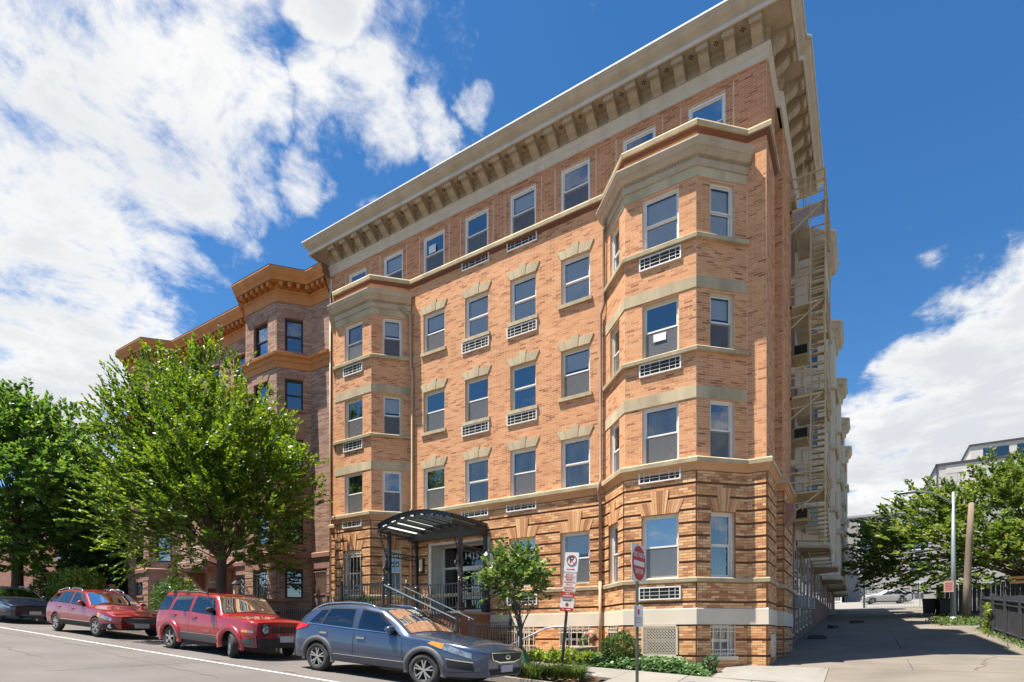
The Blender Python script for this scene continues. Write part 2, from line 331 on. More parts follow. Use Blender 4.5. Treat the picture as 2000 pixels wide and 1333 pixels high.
def np_mesh(name, V, Fq, mat, smooth=False):
    """V (n,3) float array, Fq (m,4) int array of quads"""
    me = bpy.data.meshes.new(name); me.vertices.add(len(V)); me.vertices.foreach_set('co', np.ascontiguousarray(V, dtype=np.float32).ravel())
    m = len(Fq); me.loops.add(m*4); me.loops.foreach_set('vertex_index', np.ascontiguousarray(Fq, dtype=np.int32).ravel())
    me.polygons.add(m); me.polygons.foreach_set('loop_start', np.arange(0, 4*m, 4, dtype=np.int32)); me.polygons.foreach_set('loop_total', np.full(m, 4, dtype=np.int32))
    me.materials.append(M[mat]); me.update(calc_edges=True); me.validate()
    if smooth: me.polygons.foreach_set('use_smooth', [True]*m)
    else: me.shade_flat()
    return me
def tag(o, label=None, cat=None, group=None, kind=None):
    if label: o['label'] = label
    if cat: o['category'] = cat
    if group: o['group'] = group
    if kind: o['kind'] = kind
    return o
def thing(name, label, cat, loc=(0, 0, 0), rz=0, group=None):
    o = bpy.data.objects.new(name, None); COL.objects.link(o); o.empty_display_size = .2
    o.location = loc; o.rotation_euler = (0, 0, rz); return tag(o, label, cat, group)
def struct(o): o['kind'] = 'structure'; return o
def copy_tree(o, parent=None):
    c = o.copy(); COL.objects.link(c); c.parent = parent
    for ch in o.children: copy_tree(ch, c)
    return c
def text_mesh(txt, size, mat, depth=.004, name='lettering'):
    cu = bpy.data.curves.new('t', 'FONT'); cu.body = txt; cu.size = size; cu.align_x = 'CENTER'; cu.align_y = 'CENTER'; cu.extrude = depth; cu.offset = size*.006
    o = bpy.data.objects.new('t', cu); COL.objects.link(o); bpy.context.view_layer.update()
    me = bpy.data.meshes.new_from_object(o.evaluated_get(bpy.context.evaluated_depsgraph_get()))
    bpy.data.objects.remove(o); bpy.data.curves.remove(cu); me.name = name; me.materials.clear(); me.materials.append(M[mat])
    v = np.empty(len(me.vertices)*3, dtype=np.float32); me.vertices.foreach_get('co', v); v = v.reshape(-1, 3)
    v = np.stack([v[:, 0], -v[:, 2], v[:, 1]], 1)                # stands up, faces -Y
    me.vertices.foreach_set('co', v.ravel()); me.update(); return me
def miter(path, out):
    """offset an open plan polyline to its outer side (right-hand of travel) by out"""
    P = [Vector(p) for p in path]; res = []
    for i, p in enumerate(P):
        ds = []
        if i > 0: ds.append((p-P[i-1]).normalized())
        if i < len(P)-1: ds.append((P[i+1]-p).normalized())
        ns = [Vector((d.y, -d.x)) for d in ds]
        if len(ns) == 1: res.append(p+ns[0]*out)
        else:
            b = (ns[0]+ns[1]).normalized(); res.append(p+b*(out/max(b.dot(ns[0]), .3)))
    return res
def molding(mb, path, prof, mi=0, caps=True):
    """extrude profile [(out,z),...] along a plan polyline"""
    rows = [[(q.x, q.y, z) for q in miter(path, o)] for (o, z) in prof]
    mb.grid(rows, mi)
    if caps:
        for k in (0, -1): mb.add([r[k] for r in rows], [tuple(range(len(rows)))], mi)
    return mb
# ---------------------------------------------------------------- ground
def zk(x): return -.526-.069*x if x <= 0 else -.526-.05*x
def zb(x):
    if x > 0: return 0.0
    return -.04*x if x > -14 else .56-.075*(x+14)
def gz(x, y):
    if y <= -5: return zk(x)-.14
    if y < 0: return zk(x)+(zb(x)-zk(x))*(y+5)/5
    return zb(x)+.077*y
def sheet(name, xs, ys, mat, dz=0.0, parent=None, zf=gz):
    mb = MB(); mb.grid([[(x, y, zf(x, y)+dz) for y in ys] for x in xs]); return mb.build(name, mat, parent)
def lin(a, b, n): return [a+(b-a)*i/(n-1) for i in range(n)]
def far_z(x, y):
    if y < -5: return zk(max(min(x, 80), -90))-.14
    return gz(max(min(x, 80), -90), min(y, 75))
struct(sheet('ground', [-600, -90]+lin(-60, 40, 11)+[80, 600], [-500, -120, -40, -15.2, -5.3, -2.4, 0, 20, 40, 60, 75, 160, 900], 'gravel', -.12, zf=far_z))
struct(sheet('road', lin(-110, 60, 35), [-15.0, -10, -5.16], 'asphalt', 0, zf=lambda x, y: zk(x)-.14+.02*min(1, (-5.16-y)/4)))
mb = MB()
for i in range(-30, 8):
    x0 = i*2.44+.4; x1 = x0+2.42
    if x0 > 1.2: continue
    for (ya, yb, za, zb_) in ((-5.16, -5.0, -.25, .006),):
        mb.add([(x0, ya, zk(x0)+za), (x1, ya, zk(x1)+za), (x1, yb, zk(x1)+za), (x0, yb, zk(x0)+za), (x0, ya, zk(x0)+zb_), (x1, ya, zk(x1)+zb_), (x1, yb, zk(x1)+zb_), (x0, yb, zk(x0)+zb_)],
               [(0,3,2,1),(4,5,6,7),(0,1,5,4),(1,2,6,5),(2,3,7,6),(3,0,4,7)])
struct(mb.build('kerb', 'kerb_stone'))
wk = struct(sheet('sidewalk', lin(-90, 1.6, 60), [-5.0, -2.3], 'soil', -.03))
def slab(x0, x1, y0, y1, mat, parent, name, zt=.012):
    m = MB(); g = .008
    c = [(x0+g, y0+g), (x1-g, y0+g), (x1-g, y1-g), (x0+g, y1-g)]
    m.add([(a, b, gz(a, b)-.06) for a, b in c]+[(a, b, gz(a, b)+zt) for a, b in c], [(4,5,6,7),(0,1,5,4),(1,2,6,5),(2,3,7,6),(3,0,4,7)])
    return m.build(name, mat, parent)
x = 1.5
while x > -40:
    for (ya, yb) in ((-5.0, -3.72), (-3.72, -2.3)):
        if ya == -5.0 and -6.9 < x-.75 < -3.4: continue                 # tree pit beside the kerb
        if ya == -5.0 and -20.4 < x-.75 < -17.4: continue
        slab(x-1.5, x, ya, yb, 'concrete_walk', wk, 'paving_slab', .012+random.uniform(-.004, .004))
    x -= 1.5
struct(sheet('front_yard', lin(-60, 1.6, 50), [-2.3, -1.2, .1], 'soil', .0))
slab(-.95, 1.5, -2.3, -.02, 'concrete_walk', wk, 'paving_slab'); slab(-8.0, -5.6, -2.3, -.02, 'tan_wall', wk, 'paving_slab')
# alley: broad concrete bays cut by joints
al = struct(sheet('alley', lin(-.9, 7.0, 6), lin(-.1, 62, 40), 'soil', -.035))
ys = [-5.0, -2.6, -.03, 2.4, 5.2, 8.4, 12, 16, 20.5, 26, 33, 41, 50, 62]
for i in range(len(ys)-1):
    for (xa, xb) in ((1.5, 6.9),) if ys[i] < -1 else ((.02, 6.9),) if i % 3 == 0 else ((.02, 3.3), (3.3, 6.9)):
        slab(xa, xb, ys[i], ys[i+1], 'concrete_alley', al, 'concrete_bay')
struct(sheet('parking_lot', lin(-20, 40, 7), lin(45, 76, 8), 'concrete_walk', .03))
struct(sheet('side_yard', lin(6.9, 40, 8), lin(-5, 60, 30), 'gravel', .02))
# parking lane line and faint yellow ticks
mb = MB(); rz_ = lambda x, y: zk(x)-.14+.02*min(1, (-5.16-y)/4)+.004
xs = lin(-100, 30, 60); mb.grid([[(x, -8.68, rz_(x, -8.68)), (x, -8.57, rz_(x, -8.57))] for x in xs]); struct(mb.build('lane_line', 'road_paint'))
for i, x in enumerate((-4.0, -6.4, -9.6, -12.6, -15.2, -19.0, -22.6, -27.0)):
    mb = MB(); mb.grid([[(x+a, -8.36+.05*math.sin(i), rz_(x, -8.36)), (x+a, -8.31+.05*math.sin(i), rz_(x, -8.31))] for a in (0, .45)]); struct(mb.build('utility_mark', 'yellow_paint'))

# hairline cracks and sealed seams
def crack(name, x, y, dx, dy, n, w, zf, mat):
    rr = random.Random(int(x*37+y*11)); a = []
    for i in range(n+1):
        px_, py_ = x+dx*i/n+rr.uniform(-.09, .09), y+dy*i/n+rr.uniform(-.09, .09); ww = w*rr.uniform(.5, 1.2); l = math.hypot(dx, dy); nx, ny = -dy/l*ww/2, dx/l*ww/2
        a.append([(px_-nx, py_-ny, zf(px_-nx, py_-ny)), (px_+nx, py_+ny, zf(px_+nx, py_+ny))])
    struct(MB().grid(a).build(name, mat))
for q in ((-9, -10.2, -7, .5, 18), (-3, -9.5, -4, -.6, 14), (-14, -11.5, -9, .8, 20), (-17, -9.4, -6, .2, 14), (-6.5, -8.9, .6, -3.2, 12), (-12, -8.8, .5, -3.5, 12), (-21, -9.6, -9, .2, 16)): crack('road_crack', *q, .030, rz_, 'roof_tar')
az_ = lambda x, y: gz(x, y)+.017
for q in ((1.8, 1.0, 3.2, .5, 14), (4.5, .2, .8, 3.2, 12), (2.0, 5.6, 4.0, 1.0, 14), (1.0, 3.2, 1.4, 3.5, 12), (3.6, 9, 1.6, 4.5, 14), (.8, -1.2, .7, 1.2, 8), (5.0, 4.0, 1.5, -1.6, 10)): crack('alley_crack', *q, .022, az_, 'soil')
# ---------------------------------------------------------------- brick engine
CAMV = Vector((2.303, -16.869, .817))
def cut(L, holes, zm):
    iv = [(0.0, L)]
    for (a, b, c, d) in holes:
        if c < zm < d:
            nx = []
            for (p, q) in iv:
                if b <= p or a >= q: nx.append((p, q)); continue
                if a > p: nx.append((p, a))
                if b < q: nx.append((b, q))
            iv = nx
    return iv
def brick_list(A, B, z0, z1, holes, out, ch=.0677, bl=.255, jt=.012, bands=None, seed=0):
    A = Vector(A); B = Vector(B); d = (B-A).normalized(); L = (B-A).length; n = Vector((d.y, -d.x)); res = []; row = 0
    for (za, zb2) in (bands or [(z0, z1)]):
        if zb2 <= z0+.02 or za >= z1-.02: continue
        za = max(za, z0); zb2 = min(zb2, z1); k = max(1, round((zb2-za)/ch)); h = (zb2-za)/k
        for r in range(k):
            row += 1; zl = za+r*h; off = (.5*bl if row % 2 else 0)+.37*seed
            for (p, q) in cut(L, holes, zl+h/2):
                s = math.floor((p-off)/bl)*bl+off
                while s < q:
                    a = max(s, p); b = min(s+bl, q)
                    if b-a > .035: res.append((A, d, n, a+jt/2, b-jt/2, zl+jt/2, zl+h-jt/2, out+random.uniform(-.0005, .0005)))
                    s += bl
    return res
CORN = np.array([(0,0,0),(1,0,0),(1,0,1),(0,0,1),(0,1,0),(1,1,0),(1,1,1),(0,1,1)], float)   # s, back, z
QF = np.array([(0,1,2,3),(3,2,6,7),(1,0,4,5),(0,3,7,4),(2,1,5,6)])
def brick_mesh(lst, name, mat):
    n = len(lst); V = np.empty((n, 8, 3))
    A = np.array([(b[0].x, b[0].y) for b in lst]); D = np.array([(b[1].x, b[1].y) for b in lst]); Nn = np.array([(b[2].x, b[2].y) for b in lst])
    q = np.array([b[3:] for b in lst])
    for i, (cs, cb, cz) in enumerate(CORN):
        s = np.where(cs > .5, q[:, 1], q[:, 0]); z = np.where(cz > .5, q[:, 3], q[:, 2]); o = np.where(cb > .5, -.004, q[:, 4])
        V[:, i, :2] = A+D*s[:, None]+Nn*o[:, None]; V[:, i, 2] = z
    Fq = (QF[None]+(np.arange(n)*8)[:, None, None]).reshape(-1, 4)
    return np_mesh(name, V.reshape(-1, 3), Fq, mat)
UB = MB().box(-.5, .5, -.5, .5, -.5, .5)
def single_bricks(lst, mat, parent):
    me = UB.mesh('brick', mat)
    for (A, d, n, s0, s1, z0, z1, o) in lst:
        c = A+d*((s0+s1)/2)+n*(o/2-.002); b = put(me, 'brick', parent, (c.x, c.y, (z0+z1)/2), math.atan2(d.y, d.x)); b.scale = (s1-s0, o+.004, z1-z0)
def wall_mesh(mb, A, B, z0, z1, holes, reveal=.22, mi=0):
    A = Vector(A); B = Vector(B); d = (B-A).normalized(); L = (B-A).length; n = Vector((d.y, -d.x))
    P = lambda s, z, o=0.0: (A.x+d.x*s+n.x*o, A.y+d.y*s+n.y*o, z)
    zs = sorted(set([z0, z1]+[min(max(h[k], z0), z1) for h in holes for k in (2, 3)]))
    for za, zb2 in zip(zs, zs[1:]):
        if zb2-za < 1e-4: continue
        for (p, q) in cut(L, holes, (za+zb2)/2): mb.add([P(p, za), P(q, za), P(q, zb2), P(p, zb2)], [(0, 1, 2, 3)], mi)
    for (a, b, c, e) in holes:
        if b-a < .1: continue
        for (s0, s1, w0, w1) in ((a, a, c, e), (b, b, c, e)): mb.add([P(s0, w0), P(s0, w1), P(s0, w1, -reveal), P(s0, w0, -reveal)], [(0, 1, 2, 3)], mi)
        for w in (c, e): mb.add([P(a, w), P(b, w), P(b, w, -reveal), P(a, w, -reveal)], [(0, 1, 2, 3)], mi)
WC = {}
def window(parent, A, d, s, w, z0, h, frame='white_frame', mode='room', screen=True, rec=.09, split=.5, casing=.06):
    """sash window; local x along the wall, y into it, z from the sill"""
    var = 'glass_clear' if mode in ('blind', 'curtain', 'halfblind') else random.choice(('glass', 'glass', 'glass_bright'))
    key = (round(w, 2), round(h, 2), frame, mode, screen, rec, split, casing, var)
    if key not in WC:
        x0, x1 = -w/2, w/2; c = casing; f = MB()
        f.box(x0, x0+c, rec, rec+.11, 0, h).box(x1-c, x1, rec, rec+.11, 0, h).box(x0+c, x1-c, rec, rec+.11, h-c, h).box(x0+c, x1-c, rec, rec+.11, 0, c*.7)
        me = {'window': f.mesh('window', frame)}
        hm = h*split; t = .038; xa, xb = x0+c, x1-c; sw = 'white_frame' if frame != 'dark_frame' else frame
        u = MB(); ya = rec+.035
        u.box(xa, xa+t, ya, ya+.03, hm, h-c).box(xb-t, xb, ya, ya+.03, hm, h-c).box(xa+t, xb-t, ya, ya+.03, h-c-t, h-c).box(xa+t, xb-t, ya, ya+.03, hm-.01, hm+.035)
        l = MB(); yb = rec+.068
        l.box(xa, xa+t, yb, yb+.03, c*.7, hm).box(xb-t, xb, yb, yb+.03, c*.7, hm).box(xa+t, xb-t, yb, yb+.03, c*.7, c*.7+.05).box(xa+t, xb-t, yb, yb+.03, hm-.04, hm)
        me['u'] = u.mesh('sash', sw); me['l'] = l.mesh('sash', sw)
        me['pu'] = MB().add([(xa+t, ya+.015, hm+.03), (xb-t, ya+.015, hm+.03), (xb-t, ya+.015, h-c-t), (xa+t, ya+.015, h-c-t)], [(0, 1, 2, 3)]).mesh('pane', var)
        me['pl'] = MB().add([(xa+t, yb+.015, c*.7+.05), (xb-t, yb+.015, c*.7+.05), (xb-t, yb+.015, hm-.035), (xa+t, yb+.015, hm-.035)], [(0, 1, 2, 3)]).mesh('pane', var)
        if screen:
            sm = MB().add([(xa+.01, ya+.012, c*.7), (xb-.01, ya+.012, c*.7), (xb-.01, ya+.012, hm-.012), (xa+.01, ya+.012, hm-.012)], [(0, 1, 2, 3)])
            me['s'] = sm.mesh('insect_screen', 'screen')
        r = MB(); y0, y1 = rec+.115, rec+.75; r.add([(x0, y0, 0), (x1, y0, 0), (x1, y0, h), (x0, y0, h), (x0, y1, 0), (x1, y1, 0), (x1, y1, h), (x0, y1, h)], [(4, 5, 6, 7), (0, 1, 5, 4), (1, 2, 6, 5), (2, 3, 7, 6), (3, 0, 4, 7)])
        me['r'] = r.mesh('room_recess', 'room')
        if mode == 'blind' or mode == 'halfblind':
            b = MB(); zlow = .08 if mode == 'blind' else hm+.15
            k = int((h-c-zlow)/.045)
            for i in range(k):
                z = zlow+i*.045; b.add([(xa+.01, rec+.130, z), (xb-.01, rec+.130, z), (xb-.01, rec+.122, z+.043), (xa+.01, rec+.122, z+.043)], [(0, 1, 2, 3)])
            me['b'] = b.mesh('blind', 'blind')
        elif mode == 'curtain' or mode == 'sidecurtain':
            b = MB(); n = 28; rows = []
            for i in range(n+1):
                q = i/n
                if mode == 'sidecurtain' and .36 < q < .70: continue
                xx = xa+(xb-xa)*q; yy = rec+.15+.02*math.sin(i*1.9)
                rows.append([(xx, yy, .06), (xx, yy, h-.08)])
            if mode == 'sidecurtain':
                k = len(rows)//2; b.grid(rows[:k]); b.grid(rows[k:])
            else: b.grid(rows)
            me['b'] = b.mesh('curtain', 'curtain')
        WC[key] = me
    me = WC[key]; A = Vector(A); p = A+d*s; rz = math.atan2(d.y, d.x)
    wo = put(me['window'], 'window', parent, (p.x, p.y, z0), rz)
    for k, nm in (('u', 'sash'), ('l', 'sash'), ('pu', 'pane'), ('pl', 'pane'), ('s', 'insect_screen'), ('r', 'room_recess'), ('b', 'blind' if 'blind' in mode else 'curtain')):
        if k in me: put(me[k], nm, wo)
    return wo
def local(parent, A, d, s, z=0.0):
    """an object placed on the wall with the same local frame as the windows"""
    A = Vector(A); p = A+d*s; return dict(parent=parent, loc=(p.x, p.y, z), rz=math.atan2(d.y, d.x))
GC = {}
def ac_grille(parent, A, d, s, z0, w=1.22, h=.37):
    if z0 < 5.4: A = Vector(A)+Vector((d.y, -d.x))*.042
    k = (w, h)
    if k not in GC:
        x0, x1 = -w/2, w/2; f = MB(); t = .036
        f.box(x0, x0+t, -.055, .02, 0, h).box(x1-t, x1, -.055, .02, 0, h).box(x0+t, x1-t, -.055, .02, 0, t).box(x0+t, x1-t, -.055, .02, h-t, h)
        for q in (.13, .27, .5, .73, .87): f.box(x0+w*q-.006, x0+w*q+.006, -.045, -.03, t, h-t)
        for q in (.36, .64): f.box(x0+t, x1-t, -.043, -.028, h*q-.005, h*q+.005)
        b = MB().box(x0+t, x1-t, -.018, .02, t, h-t)
        GC[k] = (f.mesh('ac_grille', 'white_frame'), b.mesh('louvre_backing', 'grille_dark'))
    g = put(GC[k][0], 'ac_grille', **{kk: v for kk, v in local(parent, A, d, s, z0).items()})
    put(GC[k][1], 'louvre_backing', g)
def voussoirs(parent, A, d, s, w, z0, h, splay, key, mat, out=.03, n=5, nm='voussoir', fan=0):
    """flat arch of n wedges with a taller keystone"""
    L = local(parent, A, d, s, z0); bot = lin(-w/2, w/2, n+1); top = lin(-w/2-splay, w/2+splay, n+1); g = .004
    for i in range(n):
        hh = h+(key if i == n//2 else 0); ex = (top[i+1]-bot[i+1])*key/h if i == n//2 else 0
        o = out+(.012 if i == n//2 else 0); m = MB()
        if fan:
            for j in range(fan):
                f0, f1 = j/fan, (j+1)/fan; b0 = bot[i]+(bot[i+1]-bot[i])*f0; b1 = bot[i]+(bot[i+1]-bot[i])*f1
                t0 = top[i]-ex+(top[i+1]-top[i]+2*ex)*f0; t1 = top[i]-ex+(top[i+1]-top[i]+2*ex)*f1
                m.prism([(b0+g, -o, .004), (b1-g, -o, .004), (t1-g, -o, hh), (t0+g, -o, hh)], (0, o+.002, 0))
        else: m.prism([(bot[i]+g, -o, .004), (bot[i+1]-g, -o, .004), (top[i+1]+ex-g, -o, hh), (top[i]-ex+g, -o, hh)], (0, o+.002, 0))
        put(m.mesh(nm, mat), nm, L['parent'], L['loc'], L['rz'])
def box_on(parent, A, d, s, z, x0, x1, o0, o1, h, mat, nm):
    return MB().box(x0, x1, -o1, -o0, 0, h).build(nm, mat, **local(parent, A, d, s, z))

# ---------------------------------------------------------------- the apartment house
AB = thing('apartment_building', 'five-storey tan brick apartment house with two bays and a heavy bracketed cornice', 'building')
PTS = [(-17.63, 0), (-17.17, 0), (-16.09, -1.1), (-14.06, -1.1), (-12.985, 0), (-4.73, 0), (-3.67, -1.1), (-1.62, -1.1), (-.51, 0), (0, 0), (0, 1.65), (-.25, 1.65), (-.25, 2.55), (.12, 2.55), (.12, 4.9), (0, 4.9)]
SEG = [(Vector(a), Vector(b)) for a, b in zip(PTS, PTS[1:])]
dirs = [(b-a).normalized() for a, b in SEG]
holes = {i: [] for i in range(len(SEG))}
TOP = (Vector((-17.63, 0)), Vector((0, 0))); top_holes = []
GROOVES = [.30, .75, 1.16, 1.79, 2.89, 3.25, 3.61, 3.97, 4.33, 4.69, 5.05]
wins = []
CX4 = [-11.82, -9.80, -7.81, -5.80]
def reg(i, sc, w, z0, z1, **k):
    holes[i].append((sc-w/2, sc+w/2, z0, z1)); wins.append((i, sc, w, z0, z1, k))
fl = {2: (5.75, 7.39, 'white_frame'), 3: (8.78, 10.36, 'cream_frame'), 4: (11.88, 13.40, 'white_frame')}
modes = {(2, 0): 'sidecurtain', (2, 1): 'curtain', (2, 2): 'curtain', (2, 3): 'curtain', (3, 0): 'room', (3, 1): 'room', (3, 2): 'room', (3, 3): 'halfblind', (4, 0): 'halfblind', (4, 1): 'blind', (4, 2): 'blind', (4, 3): 'blind'}
for c, xc in enumerate(CX4):
    for f, (a, b, fr) in fl.items():
        md = modes[(f, c)]
        reg(4, xc+12.985, 1.05, a, b, frame=fr, mode=md, screen=(md != 'blind' and not (f == 2 and c in (1, 3)) and (f, c) != (3, 2)))
for c in (2, 3): reg(4, CX4[c]+12.985, 1.05, 2.56, 4.28, mode='halfblind' if c == 3 else 'room')
bayspec = {1: (.75, .74), 2: (1.03, 1.03), 3: (.80, .74), 5: (.75, .74), 6: (1.05, 1.05), 7: (.80, .75)}
bm = {(6, 2): 'curtain', (6, 3): 'room', (6, 4): 'blind', (7, 2): 'room', (7, 3): 'halfblind', (7, 4): 'blind', (5, 4): 'blind', (2, 2): 'sidecurtain', (2, 4): 'curtain', (3, 4): 'halfblind', (3, 3): 'halfblind', (2, 3): 'room'}
for i, (sc, w) in bayspec.items():
    for f, (a, b, fr) in fl.items():
        reg(i, sc, w, a, b, frame=fr, mode=bm.get((i, f), 'room'), screen=(bm.get((i, f)) != 'blind'))
    reg(i, sc, w, 2.47, 4.28, mode={6: 'sidecurtain', 7: 'sidecurtain'}.get(i, 'room'), screen=i != 7)
    reg(i, sc, w-.02, .29, 1.16, mode='curtain' if i == 7 else 'room', screen=False, barred=True)
reg(4, CX4[3]+12.985, 1.1, .34, 1.16, mode='room', screen=False, barred=True)
reg(4, CX4[2]+12.985, 1.0, .34, 1.16, mode='room', screen=False, barred=True)
holes[4].append((.925, 3.785, 1.7, 4.45))                      # entrance recess
for xc in [-16.02, -13.96]+CX4+[-3.63, -1.60]:
    s = xc+17.63; top_holes.append((s-.525, s+.525, 14.95, 16.40))
    for q in (-.74, .74): top_holes.append((s+q-.014, s+q+.014, 14.95, 16.56))
    top_holes.append((s-.74, s+.74, 16.54, 16.565))
mb = MB()
for i, (a, b) in enumerate(SEG):
    zt = 14.80 if i in (1, 2, 3, 5, 6, 7) else 16.72
    if i in (0, 4, 8): zt = 14.9
    wall_mesh(mb, a, b, -.6, zt, holes[i])
wall_mesh(mb, TOP[0], TOP[1], 14.9, 16.75, [h for h in top_holes if h[1]-h[0] > .1])
walls = mb.build('wall', 'mortar_tan', AB)
RUST = []; zz = -.6
for g in GROOVES+[5.40]:
    RUST.append((zz, g-.028)); zz = g+.028
rust = []; tan = []
for i, (a, b) in enumerate(SEG):
    if i >= 14: continue
    hz = [h for h in holes[i]]
    rust += brick_list(a, b, -.25, 5.38, hz+[(-1, 99, 1.17, 1.62), (-1, 99, 2.33, 2.47)], .05 if i not in (10, 12) else .02, bands=RUST, seed=i)
    zt = 14.78
    hb = hz+[(-1, 99, 7.40, 7.73), (-1, 99, 10.42, 10.74), (-1, 99, 13.46, 14.28)] if i in (1, 2, 3, 5, 6, 7) else hz
    tan += brick_list(a, b, 5.76, zt if i < 9 else 16.72, hb, .0014, seed=i)
topb = brick_list(TOP[0], TOP[1], 14.94, 16.70, top_holes, .0014, seed=3)
near = sorted([b for b in rust if b[0].x > -4.8 and b[1].x > .05], key=lambda b: ((b[0]+b[1]*b[3]).to_3d()+Vector((0, 0, b[5]))-CAMV).length)[:300]
nid = set(id(b) for b in near)
single_bricks(near, 'brick_rustic', walls)
tag(put(brick_mesh([b for b in rust if id(b) not in nid], 'brick_courses', 'brick_rustic'), 'brick_courses', walls), kind='stuff')
tag(put(brick_mesh(tan, 'brick_courses', 'brick_tan'), 'brick_courses', walls), kind='stuff'); tag(put(brick_mesh(topb, 'brick_courses', 'brick_top'), 'brick_courses', walls), kind='stuff')
# dark backing: groove shade put into its colour, so rustic joints read as recesses
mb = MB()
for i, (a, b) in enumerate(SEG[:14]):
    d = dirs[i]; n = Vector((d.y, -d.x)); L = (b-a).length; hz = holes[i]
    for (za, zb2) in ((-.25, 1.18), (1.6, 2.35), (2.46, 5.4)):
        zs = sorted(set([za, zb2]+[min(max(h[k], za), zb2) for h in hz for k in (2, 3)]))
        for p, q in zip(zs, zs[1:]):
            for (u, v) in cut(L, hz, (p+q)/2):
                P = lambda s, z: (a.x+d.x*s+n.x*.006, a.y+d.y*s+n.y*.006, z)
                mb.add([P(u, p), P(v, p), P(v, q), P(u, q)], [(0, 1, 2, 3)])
mb.build('joint_backing', 'groove_shade', walls)
mb = MB()
for i, (a, b) in enumerate(SEG[:14]):
    d = dirs[i]; n = Vector((d.y, -d.x)); L = (b-a).length; hz = holes[i]; oo = .0482 if i not in (10, 12) else .0182
    for (za, zb2) in RUST:
        za = max(za, -.25)+.004; zb2 = min(zb2, 5.38)-.004
        zs = sorted(set([za, zb2]+[min(max(h[k], za), zb2) for h in hz for k in (2, 3)]))
        for p, q in zip(zs, zs[1:]):
            for (u, v) in cut(L, hz, (p+q)/2):
                P = lambda s, z, o=oo: (a.x+d.x*s+n.x*o, a.y+d.y*s+n.y*o, z)
                mb.add([P(u, p), P(v, p), P(v, q), P(u, q), P(u, p, 0), P(v, p, 0), P(v, q, 0), P(u, q, 0)], [(0, 1, 2, 3), (0, 1, 5, 4), (3, 2, 6, 7), (0, 3, 7, 4), (1, 2, 6, 5)])
mb.build('joint_bed', 'mortar_rustic', walls)
# windows, sills, lintels, bars
def bars(parent, A, d, s, w, z0, h, kind):
    m = MB(); x0, x1 = -w/2, w/2; y = -.075; r = .011; wr = .02
    if kind == 'lattice':
        m.box(x0, x0+.04, y-.01, y+.02, 0, h).box(x1-.04, x1, y-.01, y+.02, 0, h).box(x0, x1, y-.01, y+.02, 0, .04).box(x0, x1, y-.01, y+.02, h-.04, h)
        nx = 11; st = (w-.08)/nx; kz = int((h-.08)/(st*.95)); sz = (h-.08)/kz
        for i in range(nx):
            for j in range(kz):
                cx, cz = x0+.04+st*(i+.5), .04+sz*(j+.5); a, b = st*.5, sz*.5
                for (p, q) in (((-a, 0), (0, b)), ((0, b), (a, 0)), ((a, 0), (0, -b)), ((0, -b), (-a, 0))):
                    m.bar((cx+p[0], y, cz+p[1]), (cx+q[0], y, cz+q[1]), .014, .02, up=(0, 1, 0))
    else:
        k = max(3, round(w/.17)); e = .045
        for i in range(k): xx = x0+.03+(w-.06)*i/(k-1); m.bar((xx, y, .0), (xx, y, h), r*2)
        for zc in (.07, .19, h-.19, h-.07): m.bar((x0-e, y, zc), (x1+e, y, zc), .024)
        for zc in (.13, h-.13):
            for i in range(k-1):
                xx = x0+.03+(w-.06)*(i+.5)/(k-1); ring = [(xx+.047*math.cos(t), y, zc+.047*math.sin(t)) for t in lin(0, 2*math.pi, 11)]; m.tube(ring, .008, 5, cap=False)
        if h > 1.2: m.bar((x0, y, h*.5), (x1, y, h*.5), .022)
        for (xx, zc) in ((x0, .07), (x1, .07), (x0, h-.07), (x1, h-.07)): m.bar((xx, y, zc), (xx, .05, zc), .02)
    m.build('window_bars', 'cream_paint', **local(parent, A, d, s, z0))
for (i, sc, w, z0, z1, k) in wins:
    barred = k.pop('barred', False); A, B = SEG[i]; d = dirs[i]
    wo = window(AB, A, d, sc, w, z0, z1-z0, **k)
    if barred:
        bars(AB, A, d, sc, w, z0, z1-z0, 'lattice' if i == 6 else 'bars')
        box_on(AB, A, d, sc, z0-.10, -w/2-.08, w/2+.08, -.1, .085, .10, 'cream_paint', 'window_sill')
    elif i == 4:
        if z0 > 8: box_on(AB, A, d, sc, z0-.12, -w/2-.09, w/2+.09, -.1, .075, .12, 'sandstone', 'window_sill')
        if z0 > 5: voussoirs(AB, A, d, sc, w, z1, .30, .15, .11, 'sandstone')
    if 2 < z0 < 3: voussoirs(AB, A, d, sc, w, z1, .36, .15, .30, 'brick_rustic', out=.062, n=3, fan=6, nm='brick_arch')
for i in (2, 3):
    sc, w = bayspec[i]; bars(AB, SEG[i][0], dirs[i], sc, w, 2.5, 1.7, 'bars')
for xc in [-16.02, -13.96]+CX4+[-3.63, -1.60]:
    md = {-13.96: 'halfblind', -7.81: 'halfblind', -1.60: 'room'}.get(xc, 'room')
    wo = window(AB, TOP[0], Vector((1, 0)), xc+17.63, 1.05, 14.95, 1.45, rec=.03, mode=md, screen=True, casing=.07)
for (A_, d_, s_, z_, w_, h_) in ((SEG[6][0], dirs[6], 1.0, 9.27, .36, .22), (TOP[0], Vector((1, 0)), -11.82+17.63-.1, 15.72, .34, .3)):
    MB().box(-w_/2, w_/2, .112 if z_ < 12 else .03, .115 if z_ < 12 else .034, 0, h_).build('paper_notice', 'white_paper', **local(AB, A_, d_, s_, z_))
for c in (1, 2):
    for z in (14.44, 11.36, 8.28, 5.22): ac_grille(AB, SEG[4][0], dirs[4], CX4[c]+12.985+(-.03), z)
ac_grille(AB, SEG[4][0], dirs[4], CX4[2]+12.985, 1.93)
for z in (11.33, 8.28, 5.20, 1.87): ac_grille(AB, SEG[6][0], dirs[6], 1.05, z, 1.2, .37)
